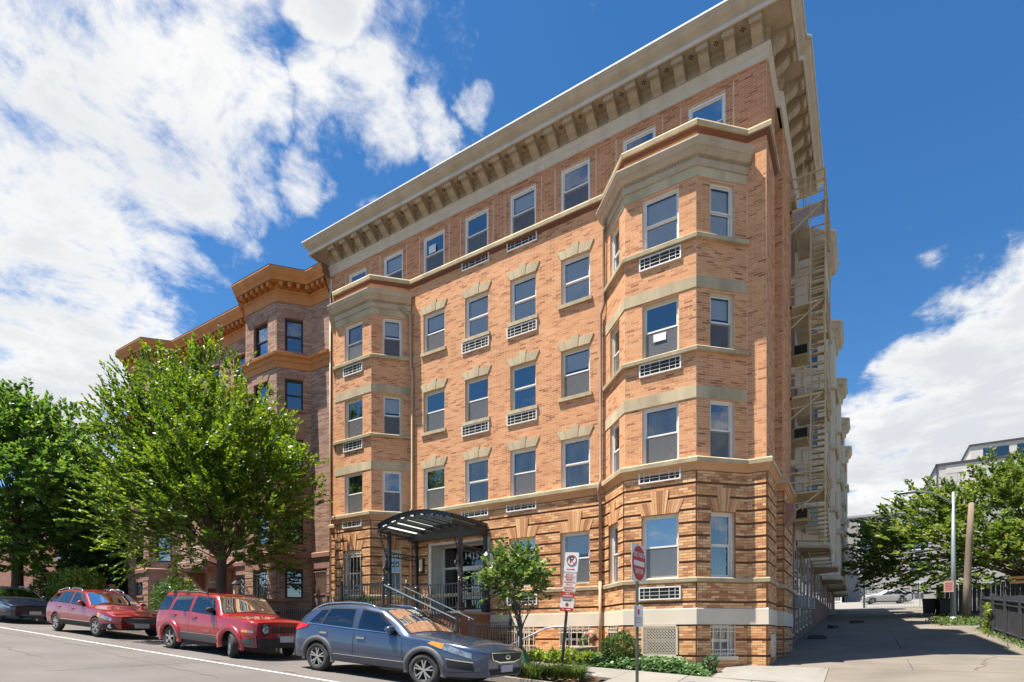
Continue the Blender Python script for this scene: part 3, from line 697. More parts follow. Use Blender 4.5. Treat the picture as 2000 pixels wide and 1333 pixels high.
for z in (11.33, 8.28, 5.20): ac_grille(AB, SEG[2][0], dirs[2], 1.03, z, 1.08, .37)
# stone courses and cornices
full = PTS[:14]
fullr = PTS[:10]+[(0, 1.65), (-.25, 1.65), (-.25, 2.55), (.12, 2.55), (.12, 4.9)]
def course(path, prof, mat, nm='belt_course'):
    return molding(MB(), path, prof).build(nm, mat, AB)
course(fullr, [(.0, 1.17), (.065, 1.17), (.065, 1.60), (.03, 1.63), (0, 1.63)], 'cream_paint', 'water_table')
course(fullr, [(0, 2.34), (.10, 2.34), (.11, 2.44), (.09, 2.465), (0, 2.47)], 'sandstone')
course(fullr, [(0, 5.38), (.07, 5.40), (.07, 5.47), (.10, 5.50), (.10, 5.56), (.14, 5.60)], 'brick_rustic', 'brick_corbel')
course(fullr, [(.0, 5.60), (.17, 5.60), (.18, 5.71), (.15, 5.745), (0, 5.755)], 'sandstone')
bl_ = PTS[1:5]; br_ = PTS[5:9]
for path in (bl_, br_):
    for (a, b) in ((8.66, 8.785), (11.74, 11.875)): course(path, [(0, a), (.11, a), (.12, b-.03), (.09, b), (0, b)], 'sandstone')
    for (a, b) in ((7.395, 7.73), (10.415, 10.735), (13.45, 13.74)): course(path, [(0, a), (.02, a), (.02, b), (0, b)], 'sandstone', 'lintel_band')
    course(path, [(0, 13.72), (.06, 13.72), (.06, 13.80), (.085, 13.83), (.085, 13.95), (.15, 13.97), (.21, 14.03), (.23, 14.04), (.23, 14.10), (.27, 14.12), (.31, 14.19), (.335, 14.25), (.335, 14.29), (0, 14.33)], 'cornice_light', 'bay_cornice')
    m = MB()
    for (a, b) in zip(path, path[1:]):                          # dentil beads under the bay cornice
        a = Vector(a); b = Vector(b); d = (b-a).normalized(); n = Vector((d.y, -d.x)); L = (b-a).length; k = int(L/.075)
        for j in range(k):
            p = a+d*((j+.5)*L/k)+n*.10; m.box(p.x-.02, p.x+.02, p.y-.02, p.y+.02, 13.90, 13.955)
    tag(m.build('bead_moulding', 'cornice_paint', AB), kind='stuff')
    pz = [(p[0], p[1]) for p in path]; MB().add([(p[0], p[1], 14.82) for p in pz], [tuple(range(4))]).build('bay_roof', 'roof_tar', AB)
course(PTS[:10]+[(0, 1.65), (-.25, 1.65), (-.25, 2.55)], [(0, 14.64), (.05, 14.66), (.05, 14.72), (.09, 14.76)], 'brick_brown', 'brick_corbel')
course(PTS[:10]+[(0, 1.65), (-.25, 1.65), (-.25, 2.55)], [(0, 14.76), (.14, 14.76), (.15, 14.87), (.12, 14.93), (0, 14.945)], 'sandstone')
cp = [(-17.63, 0), (0, 0), (0, 1.65), (.12, 1.75), (.12, 6.5), (-6, 6.5)]
course([(-17.63, 3), (-17.63, 0)]+cp[1:], [(0, 16.70), (.05, 16.70), (.05, 16.82), (.075, 16.85), (.075, 16.99), (.12, 17.03), (.12, 17.10), (.06, 17.12)], 'architrave_lit', 'architrave')
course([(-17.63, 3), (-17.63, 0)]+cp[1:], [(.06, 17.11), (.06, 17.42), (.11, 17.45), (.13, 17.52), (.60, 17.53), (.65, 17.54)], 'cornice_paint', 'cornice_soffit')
course([(-17.63, 3), (-17.63, 0)]+cp[1:], [(.65, 17.54), (.65, 17.49), (.695, 17.49), (.70, 17.60), (.66, 17.605)], 'architrave_lit', 'cornice_fillet')
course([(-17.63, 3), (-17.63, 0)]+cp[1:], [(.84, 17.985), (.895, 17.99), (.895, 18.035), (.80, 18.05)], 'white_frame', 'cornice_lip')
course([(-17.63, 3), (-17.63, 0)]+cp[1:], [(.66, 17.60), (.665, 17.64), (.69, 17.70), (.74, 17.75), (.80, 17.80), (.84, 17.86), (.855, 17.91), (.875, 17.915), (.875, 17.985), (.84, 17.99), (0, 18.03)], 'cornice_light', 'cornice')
prof = [(-.62, 17.53), (-.62, 17.44), (-.59, 17.385), (-.53, 17.375), (-.49, 17.41), (-.455, 17.385), (-.42, 17.33), (-.36, 17.27), (-.29, 17.22), (-.22, 17.19), (-.165, 17.165), (-.12, 17.11), (-.055, 17.11), (-.055, 17.53)]
bm_ = MB().prism([(-.14, y, z) for (y, z) in prof], (.28, 0, 0)).box(-.18, .18, -.66, -.06, 17.475, 17.537)
bm_.lathe([(.0, -.165), (.06, -.165), (.06, .165), (0, .165)], (0, -.565, 17.415), 10, axis='x').box(-.17, .17, -.15, -.05, 17.10, 17.15)
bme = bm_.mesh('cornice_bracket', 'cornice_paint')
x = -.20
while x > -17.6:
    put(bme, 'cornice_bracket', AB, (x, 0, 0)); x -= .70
for y, xo in ((.35, 0), (1.05, 0), (2.1, .12), (2.8, .12), (3.5, .12), (4.2, .12), (4.9, .12), (5.6, .12)):
    put(bme, 'cornice_bracket', AB, (xo, y, 0), R(90))
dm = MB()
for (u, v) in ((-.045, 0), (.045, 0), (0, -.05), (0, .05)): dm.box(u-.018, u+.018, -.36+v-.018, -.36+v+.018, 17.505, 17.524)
dme = dm.mesh('soffit_hole', 'dark_trim')  # dark boxes stand for open soffit holes; their shade is in the colour
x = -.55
while x > -17.4: put(dme, 'soffit_hole', AB, (x, 0, 0)); x -= .70
m = MB(); m.add([(-17.63, 0, 18.03), (0, 0, 18.03), (.1, 6.5, 18.03), (-17.63, 6.5, 18.03)], [(0, 1, 2, 3)]); m.box(-17.6, -.02, 6.4, 41, 16.4, 16.6); m.box(-17.6, -.02, 6.3, 6.48, 16.4, 18); m.box(-17.6, -.02, 40.9, 41, -1, 16.5); m.box(-17.63, -17.55, .02, 41, -1, 16.5); m.box(-17.63, -17.55, .02, 6.4, 16.5, 18)
m.build('roof', 'roof_tar', AB)
MB().box(-.3, .04, 1.60, 2.58, 16.64, 16.705).build('cornice_soffit', 'cornice_paint', AB); MB().box(-.05, .14, 4.86, 6.52, 16.64, 16.705).build('cornice_soffit', 'cornice_paint', AB)
# downspouts
def pipe(pts, r, mat, nm='downspout'): return MB().tube(pts, r, 8).build(nm, mat, AB, True)
pipe([(-4.55, -.30, 13.9), (-4.72, -.16, 13.7), (-4.74, -.10, 11.4), (-4.86, -.10, 11.1), (-4.86, -.10, 5.85), (-4.86, -.26, 5.65), (-4.86, -.26, 5.4), (-4.86, -.13, 5.2), (-4.86, -.13, 2.6)], .05, 'pipe_brown')
pipe([(-4.86, -.13, 2.6), (-4.86, -.13, .25)], .052, 'pipe_tan')
pipe([(-13.2, -.42, 13.8), (-12.93, -.10, 13.5), (-12.93, -.10, 11.5), (-12.84, -.10, 11.3), (-12.84, -.10, 5.9), (-12.9, -.26, 5.65), (-12.9, -.26, 5.3), (-12.9, -.12, 5.1), (-12.9, -.12, 1.8)], .05, 'pipe_tan')
pipe([(-17.66, -.06, 16.6), (-17.66, -.06, 2.5)], .035, 'cream_paint')
# ---- alley side
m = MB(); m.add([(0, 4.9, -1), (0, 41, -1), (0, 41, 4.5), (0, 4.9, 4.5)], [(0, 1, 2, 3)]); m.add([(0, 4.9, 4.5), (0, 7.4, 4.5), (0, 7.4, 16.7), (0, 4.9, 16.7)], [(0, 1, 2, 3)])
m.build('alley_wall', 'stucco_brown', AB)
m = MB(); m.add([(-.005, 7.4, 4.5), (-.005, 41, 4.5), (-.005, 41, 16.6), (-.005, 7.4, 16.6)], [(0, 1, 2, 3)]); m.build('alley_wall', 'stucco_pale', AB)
def side_win(y, z, w, h, head=True):
    f = MB().box(0, .014, y-w/2, y-w/2+.06, z, z+h).box(0, .014, y+w/2-.06, y+w/2, z, z+h).box(0, .014, y-w/2+.06, y+w/2-.06, z+h-.06, z+h).box(0, .05, y-w/2-.05, y+w/2+.05, z-.09, z).box(0, .03, y-w/2+.06, y+w/2-.06, z+h*.5-.03, z+h*.5+.03)
    if head: f.box(0, .016, y-w/2-.03, y+w/2+.03, z+h, z+h+.28)
    wo = f.build('window', 'cream_paint', AB); MB().box(.001, .006, y-w/2+.06, y+w/2-.06, z, z+h-.06).build('pane', 'glass_car', wo); MB().box(-.01, .0008, y-w/2+.06, y+w/2-.06, z, z+h).build('room_recess', 'room', wo)
for k, y in enumerate((5.9, 7.6, 9.0, 10.4, 12.0, 14.0, 16.2, 18.5, 20.5, 23, 25.5, 28, 31, 34)):
    zf = 2.5+.0*y; side_win(y, 2.55 if y < 18 else 3.0, .8, 1.7)
    if y < 16: side_win(y+.3, .077*y+.5, .6, .55)
    if k in (1, 3, 12): m = MB().box(0, .42, y-.35, y+.35, 1.85+.02*y, 2.25+.02*y); m.build('air_conditioner', 'lamp_grey', AB); q = MB()
    if k in (1, 3):
        for xx in lin(.05, .45, 5): q.bar((xx, y-.37, 1.82+.02*y), (xx, y-.37, 2.3+.02*y), .018)
        for yy in lin(y-.37, y+.37, 5): q.bar((.45, yy, 1.82+.02*y), (.45, yy, 2.3+.02*y), .018)
        q.box(0, .46, y-.38, y+.38, 1.80+.02*y, 1.83+.02*y).build('air_conditioner_cage', 'cream_paint', AB)
for z in (5.2, 8.2, 11.3): MB().box(.06, .49, 6.565, 6.59, z+.05, z+.37).build('louvre_backing', 'grille_dark', MB().box(0, .55, 6.6, 7.25, z, z+.42).box(0, .5, 6.5, 7.4, z-.08, z).build('air_conditioner', 'escape_paint', AB))
for z in (6.7, 9.9, 13.0, 16.0): MB().box(.12, .24, 4.75, 4.87, z, z+.22).box(.14, .3, 4.77, 4.85, z+.02, z+.1).build('wall_lamp', 'cream_paint', AB)
m = MB()
for z in (.32, .5, .68): m.box(.05, .11, .5, 1.1, z, z+.14)
m.box(.05, .09, .45, 1.15, .26, .90).build('wall_vent', 'cream_paint', AB)
m = MB().prism([(.12, 2.7, 4.2), (.42, 2.7, 4.7), (.42, 2.7, 5.0), (.12, 2.7, 5.05)], (0, .7, 0)); m.build('corbel', 'brownstone', AB)
def oriel(y0, y1, zt):
    pl = [(0, y0), (1.0, y0+.75), (1.0, y1-.75), (0, y1)]
    m = MB(); m.grid([[(p[0], p[1], 4.3) for p in pl], [(p[0], p[1], zt) for p in pl]]); m.add([(p[0], p[1], 4.3) for p in pl], [(0, 1, 2, 3)]); m.add([(p[0], p[1], zt+.1) for p in pl], [(0, 1, 2, 3)])
    o = m.build('oriel_bay', 'stucco_pale', AB)
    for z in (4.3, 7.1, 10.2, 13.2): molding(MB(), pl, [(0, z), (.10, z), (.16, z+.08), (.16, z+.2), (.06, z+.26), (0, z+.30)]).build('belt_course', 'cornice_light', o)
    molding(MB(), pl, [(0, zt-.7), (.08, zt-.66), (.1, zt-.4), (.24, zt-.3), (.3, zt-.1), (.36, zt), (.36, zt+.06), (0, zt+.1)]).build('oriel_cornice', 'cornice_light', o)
    for (a, b) in ((pl[0], pl[1]), (pl[1], pl[2])):
        a = Vector(a); b = Vector(b); d = (b-a).normalized(); L = (b-a).length
        for z in (5.2, 8.3, 11.3):
            if z+1.6 > zt-.7: continue
            f = MB(); w = .62; h = 1.55
            f.box(-w/2, -w/2+.05, -.03, .0, 0, h).box(w/2-.05, w/2, -.03, .0, 0, h).box(-w/2, w/2, -.03, .0, h-.05, h).box(-w/2-.03, w/2+.03, -.05, .0, -.06, 0).box(-w/2, w/2, -.025, 0, h*.5-.025, h*.5+.025)
            wo = f.build('window', 'cream_paint', **local(o, a, d, L/2, z)); MB().box(-w/2+.05, w/2-.05, -.012, -.002, 0, h-.05).build('pane', 'glass_car', wo)
            pn = MB().box(-w/2-.05, -w/2-.03, -.02, 0, -.75, -.2).box(w/2+.03, w/2+.05, -.02, 0, -.75, -.2).box(-w/2-.05, w/2+.05, -.02, 0, -.77, -.75).box(-w/2-.05, w/2+.05, -.02, 0, -.2, -.18); pn.build('panel_moulding', 'cornice_paint', **local(o, a, d, L/2, z))
for y in (7.6, 14.9, 22.2, 29.5, 36.6): oriel(y, y+3.6, 16.45)
# ---------------------------------------------------------------- entrance of the apartment house
m = MB(); x0, x1, yb, z0, z1 = -12.06, -9.2, .94, 1.7, 4.45
m.add([(x0, 0, z0), (x0, yb, z0), (x0, yb, z1), (x0, 0, z1)], [(0, 1, 2, 3)]); m.add([(x1, 0, z0), (x1, yb, z0), (x1, yb, z1), (x1, 0, z1)], [(0, 1, 2, 3)]); m.add([(x0, 0, z1), (x1, 0, z1), (x1, yb, z1), (x0, yb, z1)], [(0, 1, 2, 3)])
m.box(x0-.02, x0+.10, -.03, .05, z0, z1+.1).box(x1-.10, x1+.02, -.03, .05, z0, z1+.1).box(x0+.10, x1-.10, -.03, .05, z1-.1, z1+.1)
ent = m.build('entrance_surround', 'white_frame', AB)
def frame_grid(xs, zs, y, t, mat, nm, parent):
    m = MB()
    for x in xs: m.box(x-t/2, x+t/2, y-.04, y+.04, zs[0], zs[-1])
    for z in zs: 
        for a, b in zip(xs, xs[1:]): m.box(a+t/2, b-t/2, y-.035, y+.035, z-t/2, z+t/2)
    return m.build(nm, mat, parent)
frame_grid([x0+.04, -11.28, -9.96, x1-.04], [1.75, 3.55, 4.4], yb-.05, .08, 'white_frame', 'door_frame', ent)
dr = frame_grid([-11.18, -10.06], [1.84, 2.35, 3.46], yb-.07, .11, 'white_frame', 'door', AB)
MB().box(-11.13, -10.11, yb-.075, yb-.065, 1.85, 3.42).build('pane', 'glass_door', dr)
MB().box(-10.25, -10.20, yb-.2, yb-.15, 2.5, 3.0).bar((-11.1, yb-.13, 2.72), (-10.15, yb-.13, 2.72), .03).build('door_handle', 'steel_rail', dr)
for (a, b, c, e) in ((x0+.08, -11.32, 1.8, 3.5), (-9.92, x1-.08, 1.8, 3.5), (x0+.08, -11.32, 3.6, 4.35), (-11.24, -10.0, 3.6, 4.35), (-9.92, x1-.08, 3.6, 4.35)):
    MB().add([(a, yb-.05, c), (b, yb-.05, c), (b, yb-.05, e), (a, yb-.05, e)], [(0, 1, 2, 3)]).build('pane', 'glass_door', ent)
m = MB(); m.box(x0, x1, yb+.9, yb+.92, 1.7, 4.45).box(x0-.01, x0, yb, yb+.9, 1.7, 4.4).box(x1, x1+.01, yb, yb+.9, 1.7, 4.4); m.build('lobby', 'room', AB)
put(text_mesh('1415', .36, 'sign_white', .004, 'street_number'), 'street_number', ent, (-10.62, yb-.12, 3.97))
for x in (-12.33, -9.02):
    lm = MB().box(x-.09, x+.09, -.19, -.05, 3.30, 3.38).box(x-.09, x+.09, -.19, -.05, 3.84, 3.88).box(x-.1, x-.085, -.19, -.05, 3.3, 3.88).box(x+.085, x+.1, -.19, -.05, 3.3, 3.88)
    lo = lm.build('wall_lantern', 'iron_black', AB); MB().box(x-.08, x+.08, -.18, -.06, 3.38, 3.84).build('lamp_glass', 'cream_frame', lo)
# ---- canopy
CN = thing('entrance_canopy', 'black iron canopy with striped glass roof and scrollwork over the entrance', 'canopy', (-10.95, -1.05, 1.7))
def L_(p): return (p[0]+10.95, p[1]+1.05, p[2]-1.7)
xa, xb, yf, yk = -12.68, -9.26, -2.1, -.08
arc = lambda q: 4.80+.30*math.sin(math.pi*q)**.9
for (px, py) in ((-12.58, -1.62), (-9.30, -1.62), (-12.58, -.16), (-9.30, -.16)):
    m = MB().box(px-.055, px+.055, py-.055, py+.055, 1.7, 4.72).box(px-.1, px+.1, py-.1, py+.1, 1.7, 2.0).box(px-.08, px+.08, py-.08, py+.08, 2.62, 2.7)
    m.lathe([(.05, 0), (.085, .04), (.05, .09), (.02, .13)], (px, py, 2.7), 8); m.v = [L_(p) for p in m.v]; m.build('post', 'iron_black', CN)
qs = lin(0, 1, 17); X = lambda q: xa+(xb-xa)*q
def arcband(y0, y1, za, zb_):
    m = MB()
    m.grid([[(X(q), y0, arc(q)+za), (X(q), y0, arc(q)+zb_), (X(q), y1, arc(q)+zb_), (X(q), y1, arc(q)+za), (X(q), y0, arc(q)+za)] for q in qs])
    m.v = [L_(p) for p in m.v]; return m
arcband(yf, yf+.06, -.02, .09).build('fascia', 'iron_black', CN); arcband(yf-.02, yf+.05, -.16, -.10).build('fascia', 'iron_black', CN); arcband(yf-.05, yf+.08, .09, .12).build('fascia', 'iron_black', CN)
arcband(yk-.06, yk, -.30, .1).build('fascia', 'iron_black', CN)
for q in (0.004, .996):
    m = MB().box(X(q)-.035, X(q)+.035, yf, yk, 4.80, 4.92).box(X(q)-.03, X(q)+.03, yf, yk, 4.62, 4.68); 
    for y in lin(yf+.08, yk-.08, 18): m.tube([(X(q), y+.042*math.cos(t), 4.74+.05*math.sin(t)) for t in lin(0, 2*math.pi, 9)], .011, 4, cap=False)
    m.v = [L_(p) for p in m.v]; m.build('fascia', 'iron_black', CN)
m = MB()
for i in range(15):
    q = (i+.5)/15; c = Vector((X(q), yf+.01, arc(q)-.06))
    for sgn in (-1, 1):
        m.tube([c+Vector((sgn*(.03+.045*math.cos(t)), 0, .035*math.sin(t))) for t in lin(0, 5.2, 8)], .008, 4, cap=False)
m.v = [L_(p) for p in m.v]; m.build('scrollwork', 'iron_black', CN)
for i in range(8):
    q0, q1 = i/8, (i+1)/8; w = .018
    m = MB().add([(X(q0+w), yf+.07, arc(q0+w)+.03), (X(q1-w), yf+.07, arc(q1-w)+.03), (X(q1-w), yk-.07, arc(q1-w)+.03), (X(q0+w), yk-.07, arc(q0+w)+.03)], [(0, 1, 2, 3)]); m.v = [L_(p) for p in m.v]; m.build('glass_panel', 'glass_roof', CN)
    if i: m = MB().box(X(q0)-.05, X(q0)+.05, yf+.06, yk-.06, arc(q0)-.10, arc(q0)+.05); m.v = [L_(p) for p in m.v]; m.build('rib', 'iron_black', CN)
m = MB().box(xa, xb, -.5, -.2, 4.50, 4.70); m.v = [L_(p) for p in m.v]; m.build('header_beam', 'iron_black', CN)
def scroll(c, r, t0, t1, ax, k=1.0):
    return [Vector(c)+ax*(r*(1-.72*i/14)*math.cos(t0+(t1-t0)*i/14))+Vector((0, 0, 1))*(r*(1-.72*i/14)*math.sin(t0+(t1-t0)*i/14)) for i in range(15)]
for (px, ax) in ((-12.58, Vector((0, -1, 0))), (-9.30, Vector((0, -1, 0))), (-12.58, Vector((-1, 0, 0)))):
    b = Vector((px, -1.68, 0)); m = MB()
    m.tube([b+ax*.02+Vector((0, 0, 3.3)), b+ax*.08+Vector((0, 0, 3.75)), b+ax*.30+Vector((0, 0, 4.25)), b+ax*.40+Vector((0, 0, 4.55))], .022, 6)
    m.tube(scroll(b+ax*.30+Vector((0, 0, 4.58)), .15, 0, 7.5, ax), .018, 5); m.tube(scroll(b+ax*.16+Vector((0, 0, 3.28)), .14, 3.0, -4.5, ax), .018, 5); m.tube(scroll(b+ax*.12+Vector((0, 0, 4.0)), .09, 0, 6.5, ax), .014, 5)
    m.tube([b+ax*.02+Vector((0, 0, 2.95)), b+ax*.24+Vector((0, 0, 3.1)), b+ax*.12+Vector((0, 0, 3.6)), b+ax*.04+Vector((0, 0, 3.9))], .016, 5)
    m.v = [L_(p) for p in m.v]; m.build('scroll_bracket', 'iron_black', CN)
for px in (-12.58, -9.30):
    m = MB().bar((px, -1.56, 3.95), (px, -.2, 3.95), .03).bar((px, -1.56, 3.78), (px, -.2, 3.78), .03)
    for y in lin(-1.48, -.28, 10): m.tube([(px, y+.06*math.cos(t), 3.865+.07*math.sin(t)) for t in lin(0, 2*math.pi, 9)], .010, 4, cap=False)
    m.v = [L_(p) for p in m.v]; m.build('side_rail', 'iron_black', CN)
# ---- stoop, terrace and stairs
ST = thing('entrance_stoop', 'raised brick stoop with stone steps leading up to the entrance', 'stoop', (-10.5, -2, .4))
S_ = lambda m: setattr(m, 'v', [(p[0]+10.5, p[1]+2, p[2]-.4) for p in m.v]) or m
S_(MB().box(-13.7, -9.15, -1.85, -.02, -.1, 1.62)).build('landing_base', 'brick_brown', ST)
S_(MB().box(-13.75, -9.1, -1.9, -.02, 1.62, 1.70)).build('landing', 'concrete_walk', ST)
S_(MB().box(-13.7, -11.65, -2.95, -1.86, -.1, 1.62)).build('landing_base', 'brick_brown', ST); S_(MB().box(-13.72, -11.6, -3.0, -1.905, 1.62, 1.70)).build('landing', 'concrete_walk', ST)
for i in range(7): S_(MB().box(-11.6+i*.44, -11.6+(i+1)*.44+.03, -2.95, -1.92, -.1, 1.70-(i+1)*.165)).build('step', 'concrete_walk', ST)
def railing(name, label, p, q, h, post0=True, post1=True, mat='iron_black', lower=.12, cat='railing', spacing=.125, finial=True, toprail='iron_black', spear=False, mid=None):
    p = Vector(p); q = Vector(q); t = thing(name, label, cat, p); d = q-p; L = Vector((d.x, d.y)).length
    up = Vector((0, 0, 1))
    MB().bar(up*h, d+up*h, .045, .035).build('top_rail', toprail, t); MB().bar(up*lower, d+up*lower, .03).build('bottom_rail', mat, t)
    if mid: MB().bar(up*mid, d+up*mid, .03).build('middle_rail', mat, t)
    k = max(2, int(L/spacing))
    me = MB().box(-.009, .009, -.009, .009, lower, h+(.12 if spear else 0)).mesh('baluster', mat)
    for i in range(1, k): b = put(me, 'baluster', t, d*(i/k))
    pm_ = MB().box(-.035, .035, -.035, .035, -.02, h+.10)
    if finial: pm_.lathe([(.03, 0), (.05, .02), (.03, .05), (.045, .08), (.0, .14)], (0, 0, h+.10), 8)
    pmm = pm_.mesh('post', mat)
    for on, o in ((post0, Vector()), (post1, d)):
        if on: put(pmm, 'post', t, o)
    return t
railing('stoop_railing', 'black iron railing along the terrace beside the left bay', (-13.65, -2.92, 1.70), (-11.6, -2.92, 1.70), .92)
railing('stoop_railing', 'black railing along the landing in front of the glass door', (-11.55, -1.84, 1.70), (-9.2, -1.84, 1.70), .92)
railing('stoop_railing', 'short black railing at the right end of the landing', (-9.18, -1.82, 1.70), (-9.18, -.1, 1.70), .92, post0=False)
railing('stair_railing', 'sloping stair railing nearest the street, with a bright steel handrail', (-11.55, -2.92, 1.72), (-8.45, -2.92, .50), .88, toprail='steel_rail', finial=False, post0=False)
railing('stair_railing', 'sloping stair railing on the door side, with a bright steel handrail', (-11.5, -1.98, 1.72), (-8.45, -1.98, .50), .88, toprail='steel_rail', finial=False, post0=False)
g1 = gz(-8.2, -2.4)
railing('iron_fence', 'black iron fence with knob posts at the foot of the entrance stairs', (-8.25, -2.55, gz(-8.25, -2.55)), (-6.35, -2.55, gz(-6.35, -2.55)), 1.05, cat='fence')
railing('iron_fence', 'black iron fence returning from the stairs to the wall', (-8.25, -2.5, gz(-8.25, -2.5)), (-8.25, -.1, gz(-8.25, -.3)), 1.05, cat='fence', post0=False)
CR = thing('cellar_handrail', 'bent grey pipe handrail beside the cellar entrance and barred window', 'handrail', (-6.3, -1.6, gz(-6.3, -1.6)))
MB().tube([(-.75, -.7, .35), (.15, .2, .95), (.45, .35, 1.0), (.85, .35, 1.0), (.9, .35, .95), (.9, .35, 0)], .03, 8).build('handrail', 'lamp_grey', CR, True); MB().tube([(-.15, -.85, -.1), (-.15, -.85, .95)], .05, 8).build('post', 'lamp_grey', CR, True)
m = MB()
for x in lin(-.9, .0, 10): m.bar((x-1.1, 1.35, 0), (x-1.1, 1.35, .9), .02)
m.bar((-2.0, 1.35, .88), (-1.05, 1.35, .88), .03).bar((-2.0, 1.35, .1), (-1.05, 1.35, .1), .03).build('gate_leaf', 'cream_paint', CR)
SP = thing('fire_standpipe', 'red twin-inlet fire connection on a disc on the brick wall', 'standpipe', (-5.20, -.06, .88))
MB().lathe([(.0, -.02), (.17, -.02), (.17, .02), (0, .02)], n=20, axis='y').build('wall_disc', 'pipe_brown', SP, True)
MB().tube([(0, -.02, 0), (0, -.14, 0)], .07, 10).tube([(0, -.13, 0), (.1, -.24, -.04)], .06, 10).tube([(0, -.13, 0), (-.12, -.22, .03)], .06, 10).build('inlet', 'standpipe_red', SP, True)
MB().tube([(-.1, -.2, .025), (-.16, -.25, .045)], .066, 10).build('cap', 'chrome', SP, True); MB().tube([(.09, -.23, -.035), (.12, -.27, -.05)], .066, 10).build('cap', 'chrome', SP, True)
PB = thing('planter_bowl', 'low round concrete planter bowl in the ivy bed', 'planter', (-5.0, -1.05, gz(-5, -1.05)))
MB().lathe([(.0, 0), (.22, 0), (.30, .12), (.42, .34), (.45, .42), (.40, .42), (.36, .36), (0, .34)], n=20).build('bowl', 'planter', PB, True)
# ---- fire escape
FE = thing('fire_escape', 'beige iron fire escape with zigzag stairs on the alley wall', 'fire escape', (.12, 5.9, 3.3))
def F_(m): m.v = [(p[0]-.12, p[1]-5.9, p[2]-3.3) for p in m.v]; return m
fx0, fx1, fy0, fy1 = .13, 1.18, 4.5, 7.4
lv = [5.75, 9.0, 12.1, 15.35]
for k, z in enumerate(lv):
    m = MB().box(fx0, fx1, fy0, fy0+.05, z-.07, z).box(fx0, fx1, fy1-.05, fy1, z-.07, z).box(fx1-.05, fx1, fy0, fy1, z-.07, z).box(fx0, fx0+.05, fy0, fy1, z-.07, z)
    if k == 0: m.box(fx0, fx1, fy0, fy1-1.0, z-.02, z)
    else:
        for y in lin(fy0+.09, fy1-.09, 34): m.box(fx0+.05, fx1-.05, y-.014, y+.014, z-.035, z-.005) if not (5.2 < y < 6.9) else m.box(fx0+.05, .62, y-.014, y+.014, z-.035, z-.005)
    F_(m).build('platform', 'escape_paint', FE)
    for y in (fy0+.02, fy1-.02): F_(MB().bar((fx0, y, z-.75), (fx1-.1, y, z-.05), .04).bar((fx0, y, z-.40), (fx0+.45, y, z-.38), .03)).build('support_bracket', 'escape_paint', FE)
    m = MB(); hs = (.32, .64, .95) if k < 3 else (.35, .7, 1.05)
    for h in hs: m.bar((fx0, fy0+.02, z+h), (fx1-.02, fy0+.02, z+h), .042).bar((fx1-.02, fy0+.02, z+h), (fx1-.02, fy1, z+h), .042).bar((fx0, fy1-.02, z+h), (fx1-.02, fy1-.02, z+h), .042)
    for (x, y) in ((fx1-.02, fy0+.02), (fx1-.02, 5.4), (fx1-.02, 6.4), (fx1-.02, fy1-.02), (.6, fy0+.02)): m.bar((x, y, z-.05), (x, y, z+hs[-1]), .035)
    F_(m).build('guard_rail', 'escape_paint', FE)
    if k < 3:
        za, zb2 = z, lv[k+1]; ya, yc = (fy0+.35, fy1-.45) if k % 2 == 0 else (fy1-.45, fy0+.35); n = 12
        m = MB().bar((.66, ya, za), (.66, yc, zb2), .03, .14).bar((1.10, ya, za), (1.10, yc, zb2), .035, .18)
        for i in range(1, n): q = i/n; y = ya+(yc-ya)*q; zz = za+(zb2-za)*q; m.box(.66, 1.10, y-.11, y+.11, zz-.02, zz+.02)
        F_(m).build('stair_flight', 'escape_paint', FE)
        m = MB().bar((1.12, ya, za+.8), (1.12, yc, zb2+.8), .03).bar((.64, ya, za+.8), (.64, yc, zb2+.8), .03)
        for q in (.25, .5, .75): y = ya+(yc-ya)*q; zz = za+(zb2-za)*q; m.bar((1.12, y, zz), (1.12, y, zz+.8), .025); m.bar((.64, y, zz), (.64, y, zz+.8), .025)
        F_(m).build('stair_rail', 'escape_paint', FE)
m = MB(); ya, za, yc, zc_ = 6.3, 5.7, 10.2, 3.75
m.bar((.34, ya, za), (.34, yc, zc_), .03, .16).bar((1.12, ya, za), (1.12, yc, zc_), .03, .16)
for i in range(1, 16): q = i/16; m.box(.34, 1.12, ya+(yc-ya)*q-.11, ya+(yc-ya)*q+.11, za+(zc_-za)*q-.02, za+(zc_-za)*q+.02)
F_(m).build('drop_stair', 'escape_paint', FE)
F_(MB().bar((fx1, fy0, 3.9), (fx1, fy0, 16.4), .04).bar((fx1, fy1, 5.7), (fx1, fy1, 16.4), .04).bar((fx0+.62, fy0, 5.7), (fx0+.62, fy0, 16.4), .035)).build('upright', 'escape_paint', FE)
m = MB()
for x in (.35, .75): m.bar((x-.22, 4.6, 15.3), (x-.22, 4.6, 17.0), .03)
F_(m).build('gooseneck_ladder', 'escape_paint', FE)

